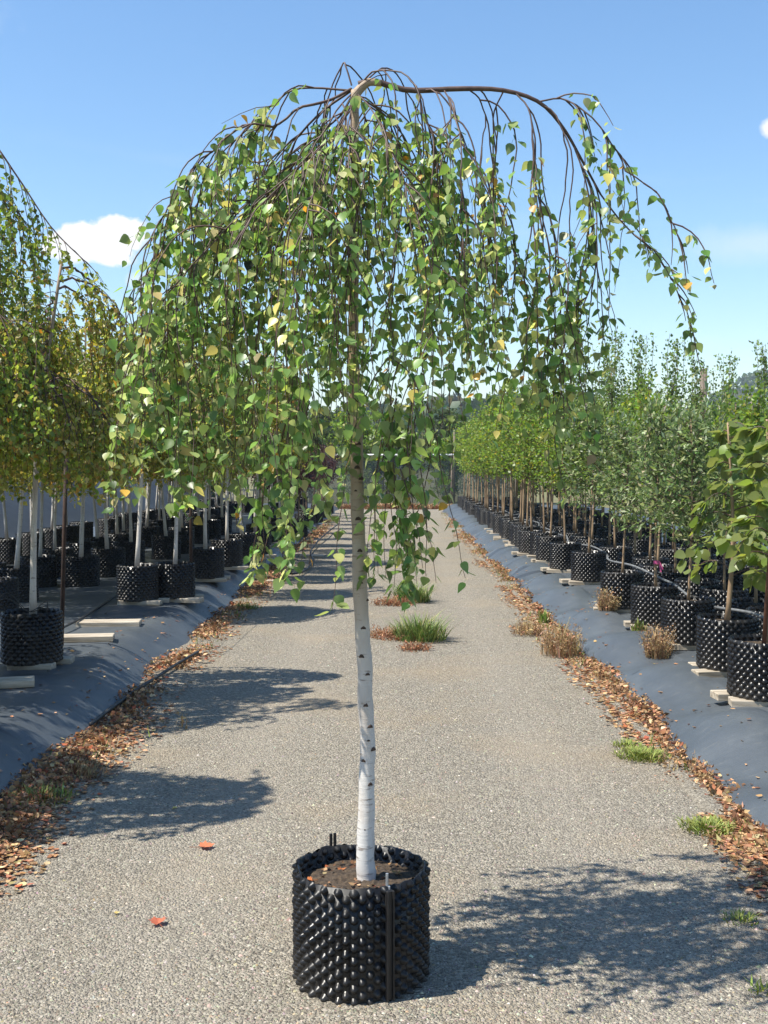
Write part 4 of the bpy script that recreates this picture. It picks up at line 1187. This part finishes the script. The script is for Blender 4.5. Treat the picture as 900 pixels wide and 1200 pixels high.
weed(483, 704, .26, .20, 520, PAL_WEED, 'green weed tuft on the gravel crown, the farther of the pair behind the stem', 71, w=.0045, curl=1.3)
weed(493, 748, .26, .23, 650, PAL_WEED, 'green weed tuft on the gravel crown with russet stalks at its foot', 72, w=.0045, curl=1.3)
weed(462, 708, .10, .22, 320, PAL_RED, 'low russet weed mat beside the farther green tuft on the gravel', 73, dry=True, curl=1.6)
weed(468, 745, .08, .28, 420, PAL_RED, 'low russet weed mat beside the nearer green tuft on the gravel', 74, dry=True, curl=1.8)
weed(487, 760, .06, .14, 140, PAL_RED, 'small russet weed on the gravel in front of the green tufts', 75, dry=True, curl=1.5)
weed(657, 766, .30, .17, 330, PAL_DRYG, 'large dry straw-coloured weed at the edge of the right mat', 76, dry=True, w=.003)
weed(618, 742, .15, .15, 220, PAL_DRYG, 'low dry weed at the right verge beside a green sprig', 77, dry=True, w=.003)
weed(637, 729, .16, .05, 70, PAL_GRASS, 'bright green sprig at the edge of the right mat', 78, w=.008)
weed(712, 722, .24, .09, 200, PAL_DRYG, 'dry brown weed growing against a pot of the right bed, the smaller one', 79, zr, dry=True, w=.003)
weed(771, 762, .28, .10, 240, PAL_DRYG, 'dry brown weed growing against a pot of the right bed, the taller one', 80, zr, dry=True, w=.003)
weed(749, 740, .13, .06, 60, PAL_GRASS, 'green leafy weed sprouting between two pots of the right bed', 81, zr, w=.01)
weed(685, 668, .12, .1, 60, PAL_GRASS, 'green weed at the foot of a pot farther along the right bed', 82, zr, w=.01)
for k, (x, y, lab) in enumerate([(752, 884, 'low bright grass patch in the right verge litter'), (828, 968, 'small moss-green grass patch in the right verge litter'), (868, 1076, 'grass sprigs at the gravel edge of the right verge'),
                                 (735, 872, 'yellow-green grass sprigs beside the low bright grass patch'), (893, 1158, 'grass sprig growing in the gravel near the shadow')]):
    weed(x, y, .035, [.15, .12, .06, .09, .04][k], [1000, 700, 90, 220, 40][k], PAL_MOSS, lab, 90 + k, w=.003, curl=1.8, cat='grass')
for k, (x, y, lab) in enumerate([(48, 935, 'sparse green grass in the shaded left verge'), (90, 905, 'dry grass tuft at the foot of the left mat'), (290, 712, 'grass sprigs in the left verge near the hose')]):
    weed(x, y, .07, .16, 260, PAL_GRASS if k != 1 else PAL_DRYG, lab, 100 + k, w=.003, curl=1.2, cat='grass')
for k, (x, y, h) in enumerate([(786, 900, .17), (812, 905, .13), (722, 812, .15), (828, 915, .1), (835, 985, .08), (700, 795, .12), (80, 848, .14), (215, 850, .13)]):
    weed(x, y, h, .035, 14, PAL_DRYG, 'thin dry seed stalk standing in the %s verge' % ('right' if x > 450 else 'left'), 110 + k, w=.0018, dry=True, curl=.4, cat='weed', group='dry stalks in the %s verge' % ('right' if x > 450 else 'left'))
# verge grass beyond, too fine to count
q = np.random.default_rng(5); m = MB()
for k in range(2600):
    side = 1 if q.random() < .55 else -1; y = 4 + 32 * q.random() ** 1.3; x = side * (1.52 if side > 0 else 1.62) + q.normal(0, .07)
    if vnoise(np.array([y * 1.3]), np.array([side * 3.0]), 15)[0] < .5: continue
    h = q.uniform(.02, .085); a = q.uniform(0, 6.28); c = pick_cols(1, PAL_GRASS + PAL_DRYG, q)[0]
    m.add([(x - .004, y, .015), (x + .004, y, .015), (x + .03 * math.cos(a), y + .03 * math.sin(a), .015 + h)], [(0, 1, 2)], tuple(c))
tag(link('verge_grass', m.mesh('verge_grass', M['leaf_dry'], False, True)), 'short dry and green grass blades scattered along both verges', 'grass', kind='stuff')


def maple_leaf(px, py, size, col, label, rz, curl, z=None):
    """a lobed fallen leaf, slightly curled"""
    n = 20; out = []
    lob = [1.0, .74, .80, .66, .95, .68, .85, .62, .72, .50, .45, .50, .72, .62, .85, .68, .95, .66, .80, .74]
    q = np.random.default_rng(px)
    vs = [(0, 0, .02 * size)]
    for i in range(n):
        a = 2 * math.pi * i / n; d = lob[i] * size * .5 * q.uniform(.9, 1.08)
        vs.append((d * math.cos(a), d * math.sin(a), size * (.06 + curl * (d / size) ** 2 * abs(math.sin(a * 1.0 + .6)) * 1.6 + .03 * q.random())))
    fs = [(0, 1 + i, 1 + (i + 1) % n) for i in range(n)]
    m = MB(); m.add(vs, fs, col); e = empty('fallen_leaf', on_z(px, py, 0.003) if z is None else z, rz); tag(e, label, 'leaf')
    link('blade', m.mesh('blade', M['leaf_dry'], False, True), e)
    m = MB(); m.tube([(0, 0, .03 * size), (-.35 * size, .02 * size, .05 * size), (-.75 * size, .1 * size, .08 * size)], .0012, 5, True, tuple(np.array(col) * .6)); link('stalk', m.mesh('stalk', M['leaf_dry'], False, True), e)


maple_leaf(240, 993, .085, (.50, .16, .075), 'orange fallen leaf lying flat on the gravel near the pot', .4, .3)
maple_leaf(185, 1082, .072, (.48, .14, .075), 'reddish orange fallen leaf on open gravel farther from the pot', 2.2, .6)
maple_leaf(205, 947, .028, (.55, .46, .14), 'tiny yellow fallen leaf on the gravel beside the shaded verge', 1.0, .4)
maple_leaf(137, 1070, .024, (.55, .42, .14), 'tiny yellow fallen leaf left of the reddish orange leaf', 2.0, .4)
maple_leaf(450, 983, .024, (.60, .48, .10), 'tiny yellow leaf lying on the gravel just behind the pot', 3.0, .4)
for (dx, dy, c, lab) in ((-.155, -.02, (.40, .13, .04), 'orange dead leaf on the soil at the pot rim beside the clip'), (-.06, .07, (.38, .14, .05), 'orange dead leaf on the soil behind the white stem'), (.115, .04, (.36, .20, .06), 'brown dead leaf on the soil near the seam rod')):
    maple_leaf(int(400 + dx * 100), 1000, .034, c, lab, dx * 20, .6, Vector((POT_C.x + dx, POT_C.y + dy, POT_H - .038)))
q = np.random.default_rng(19); n = 60
m = None
V, Fc, C = leaf_arrays(np.stack([POT_C.x + q.uniform(-.13, .13, n), POT_C.y + q.uniform(-.13, .13, n), POT_H - .034 + q.uniform(0, .004, n)], 1), q.normal(0, 1, (n, 3)) * [1, 1, .2], np.array([0, 0, 1]) + q.normal(0, .3, (n, 3)), q.uniform(.008, .02, n), pick_cols(n, PAL_LITTER, q), L_OUT, L_F)
tag(link('soil_litter', mesh('soil_litter', V, Fc, M['leaf_dry'], False, C)), 'fine brown leaf crumbs scattered on the soil of the big pot', 'leaf litter', kind='stuff')

# loose stones on the gravel
q = np.random.default_rng(77); n = 105000
Y = 3.0 + 14 * q.random(n) ** 2.1; X = q.uniform(-1, 1, n) * np.minimum(1.42, .42 * Y)
ok = ((X - POT_C.x) ** 2 + (Y - POT_C.y) ** 2) > .215 ** 2; X, Y = X[ok], Y[ok]; n = len(X)
oct_ = np.array([(1, 0, 0), (.3, .9, .05), (-.8, .5, 0), (-.7, -.6, .05), (.4, -.85, 0), (.1, .05, .75), (-.35, .1, .62)])
of = np.array([(0, 1, 5), (1, 2, 6), (1, 6, 5), (2, 3, 6), (3, 4, 5), (3, 5, 6), (4, 0, 5)])
s_ = q.gamma(3.0, .00075, n) + .0012; a = q.uniform(0, 6.28, n); ca, sn = np.cos(a), np.sin(a)
O = oct_[None] * (1 + .25 * q.standard_normal((n, 7, 3)))
VX = X[:, None] + s_[:, None] * (O[..., 0] * ca[:, None] - O[..., 1] * sn[:, None] * .8); VY = Y[:, None] + s_[:, None] * (O[..., 0] * sn[:, None] + O[..., 1] * .8 * ca[:, None])
VZ = road_z(X, Y)[:, None] - .001 + s_[:, None] * np.clip(O[..., 2], -.1, 1.2)
Fc = (of[None] + (np.arange(n) * 7)[:, None, None]).reshape(-1, 3)
PAL_ST = [(10, (0.246, 0.219, 0.174)), (8, (0.308, 0.275, 0.220)), (5, (0.386, 0.347, 0.281)), (6, (0.151, 0.133, 0.107)), (3, (0.325, 0.253, 0.169)), (1, (0.470, 0.427, 0.354))]
tag(link('loose_gravel', mesh('loose_gravel', np.stack([VX, VY, VZ], -1).reshape(-1, 3), Fc, M['pebble'], False, np.repeat(pick_cols(n, PAL_ST, q), 7, 0))), 'loose grey and tan gravel stones covering the road', 'gravel', kind='stuff')

# ------------------------------------------------------------------ the far end: netting fence, hedge, poles, hills
fe = empty('netting_fence', (-0.2, 39.5, 0)); tag(fe, 'dark netting fence with a pale top rail across the end of the road', 'fence')
for k in range(5):
    m = MB(); m.tube([(0, 0, -.05), (0, 0, 1.85)], .032, 8); link('post', m.mesh('post', M['pole'], True), fe, (-4.4 + 2.2 * k, 0, 0))
m = MB(); m.tube([(-4.5, -.06, 1.80), (4.5, -.06, 1.80)], .034, 8); link('rail', m.mesh('rail', M['white'], True), fe)
m = MB()
xs = np.linspace(-4.4, 4.4, 40)
for k in range(39):
    y0, y1 = .02 + .03 * math.sin(k * 1.1), .02 + .03 * math.sin((k + 1) * 1.1); m.add([(xs[k], y0, -.02), (xs[k + 1], y1, -.02), (xs[k + 1], y1, 1.6), (xs[k], y0, 1.6)], [(0, 1, 2, 3)])
link('net', m.mesh('net', M['net'], True), fe)
m = blades(2600, .22, 1.0, PAL_DRYG + PAL_RED, 140, .01, 1.0)
vv = np.array(m.v); vv[:, 0] *= 3.4; vv[:, 1] *= .8
tag(link('dry_grass_strip', mesh('dry_grass_strip', vv, m.f, M['leaf_dry'], False, np.array(m.c)), None, (0, 38.6, -.02)), 'dry russet grass growing across the end of the gravel road', 'grass', kind='stuff')
DV = [upright(600 + k, .25, 3.2, 1.35, 60, .13, 60, .07, .55, 0, widest=.4).build(None, M['bg_bark'], M['leaf_far'], PAL_DARK if k else PAL_GREEN) for k in range(2)]
hr = random.Random(4)
for k in range(15):
    x = -11 + k * 1.6 + hr.uniform(-.4, .4)
    place(DV[k % 2], 'bushy_tree', 'tree', (x, 42 + hr.uniform(0, 3), -.05), hr.uniform(0, 6.28), hr.uniform(.72, .98), 'dark bushy tree in the hedge behind the netting fence', 'hedge trees behind the netting fence')
for k in range(12):
    x = -22 + k * 4.2 + hr.uniform(-1, 1)
    place(DV[(k + 1) % 2], 'bushy_tree', 'tree', (x, 60 + hr.uniform(0, 8), -.05), hr.uniform(0, 6.28), hr.uniform(1.2, 1.5), 'tall bushy tree standing beyond the hedge', 'tall trees beyond the hedge')
ppole = on_y(824, 432, 40)
e = empty('utility_pole', (ppole.x, 40, -.05)); tag(e, 'thick weathered wooden pole rising behind the right bed', 'pole')
m = MB(); m.tube([(0, 0, -.1), (0, 0, 2.5), (.02, 0, ppole.z)], [.15, .135, .125], 12); link('shaft', m.mesh('shaft', M['pole'], True), e)
m = MB(); m.tube([(.02, 0, ppole.z - .01), (.02, 0, ppole.z + .04)], .132, 12); link('cap', m.mesh('cap', M['pole'], True), e)
p = on_y(881, 462, 38); post('fence_post', p.x, 38, -.03, p.z, .045, M['pole'], 'slim grey post rising behind the right bed beside the hill', cap=False)
p = on_y(529, 505, 43); post('fence_post', p.x, 41, -.03, p.z, .035, M['pole'], 'slim post standing behind the netting fence', cap=False)


def hill(name, x0, x1, d0, d1, hf, seed, n_tree, ts, label):
    xs = np.linspace(x0, x1, 70); ys = np.linspace(d0, d1, 14)
    def zf(X, Y):
        t = np.clip((Y - d0) / (d1 - d0) * 1.25, 0, 1)
        return -1 + hf(X) * np.sin(t * math.pi / 2) * (1 + .10 * (vnoise(X / 25.0, Y / 25.0, seed) - .5))
    tag(link(name, grid(xs, ys, zf, name, M['hill'])), None, kind='structure')
    q = np.random.default_rng(seed); P = []; A = []; N = []; S = []; Cc = []
    X = q.uniform(x0, x1, n_tree); Y = d0 + (d1 - d0) * q.uniform(.02, .85, n_tree); Z = zf(X, Y); base_c = pick_cols(n_tree, PAL_DARK, q, .25)
    for i in range(n_tree):
        k = 26; s = ts * q.uniform(.6, 1.3)
        d = q.normal(0, 1, (k, 3)); d /= np.linalg.norm(d, axis=1)[:, None]; d[:, 2] = np.abs(d[:, 2])
        P.append(np.array([X[i], Y[i], Z[i]]) + d * s * np.array([1, 1, 1.3]) * q.uniform(.7, 1, (k, 1))); A.append(q.normal(0, 1, (k, 3))); N.append(d + q.normal(0, .3, (k, 3))); S.append(np.full(k, s * .75)); Cc.append(np.repeat(base_c[i:i + 1], k, 0) * q.uniform(.75, 1.25, (k, 1)))
    V, Fc, C = leaf_arrays(np.vstack(P), np.vstack(A), np.vstack(N), np.concatenate(S), np.vstack(Cc), S_OUT, S_F)
    tag(link('hillside_wood', mesh('hillside_wood', V, Fc, M['leaf_far'], True, C)), label, 'woodland', kind='stuff')


hill('near_hill', -170, 170, 190, 330, lambda X: 10 + 2.5 * np.sin(X / 40.0 + 1) + 1.5 * np.sin(X / 17.0), 31, 1500, 3.2, 'dark wooded hillside beyond the end of the nursery')
hill('far_hill', -420, 560, 480, 700, lambda X: 20 + np.clip((X - 160) * .62, 0, 26) + 2 * np.sin(X / 31.0 + 2), 32, 2400, 4.2, 'distant blue-green wooded ridge rising behind the right bed')
hv = bpy.data.materials.new('haze'); hv.use_nodes = True
for n in list(hv.node_tree.nodes): hv.node_tree.nodes.remove(n)
ho = hv.node_tree.nodes.new('ShaderNodeOutputMaterial'); pv = hv.node_tree.nodes.new('ShaderNodeVolumePrincipled')
pv.inputs['Color'].default_value = (0.80, 0.90, 1.0, 1); pv.inputs['Density'].default_value = 0.0004; pv.inputs['Anisotropy'].default_value = 0.2
hv.node_tree.links.new(pv.outputs[0], ho.inputs['Volume'])
m = MB(); m.box((0, 0, 0), (3000, 2400, 66)); hz = link('haze', m.mesh('haze', hv), None, (0, 700, 66 / 2 - 2))
tag(hz, 'thin pale summer haze over the nursery and hills', 'haze', kind='stuff')
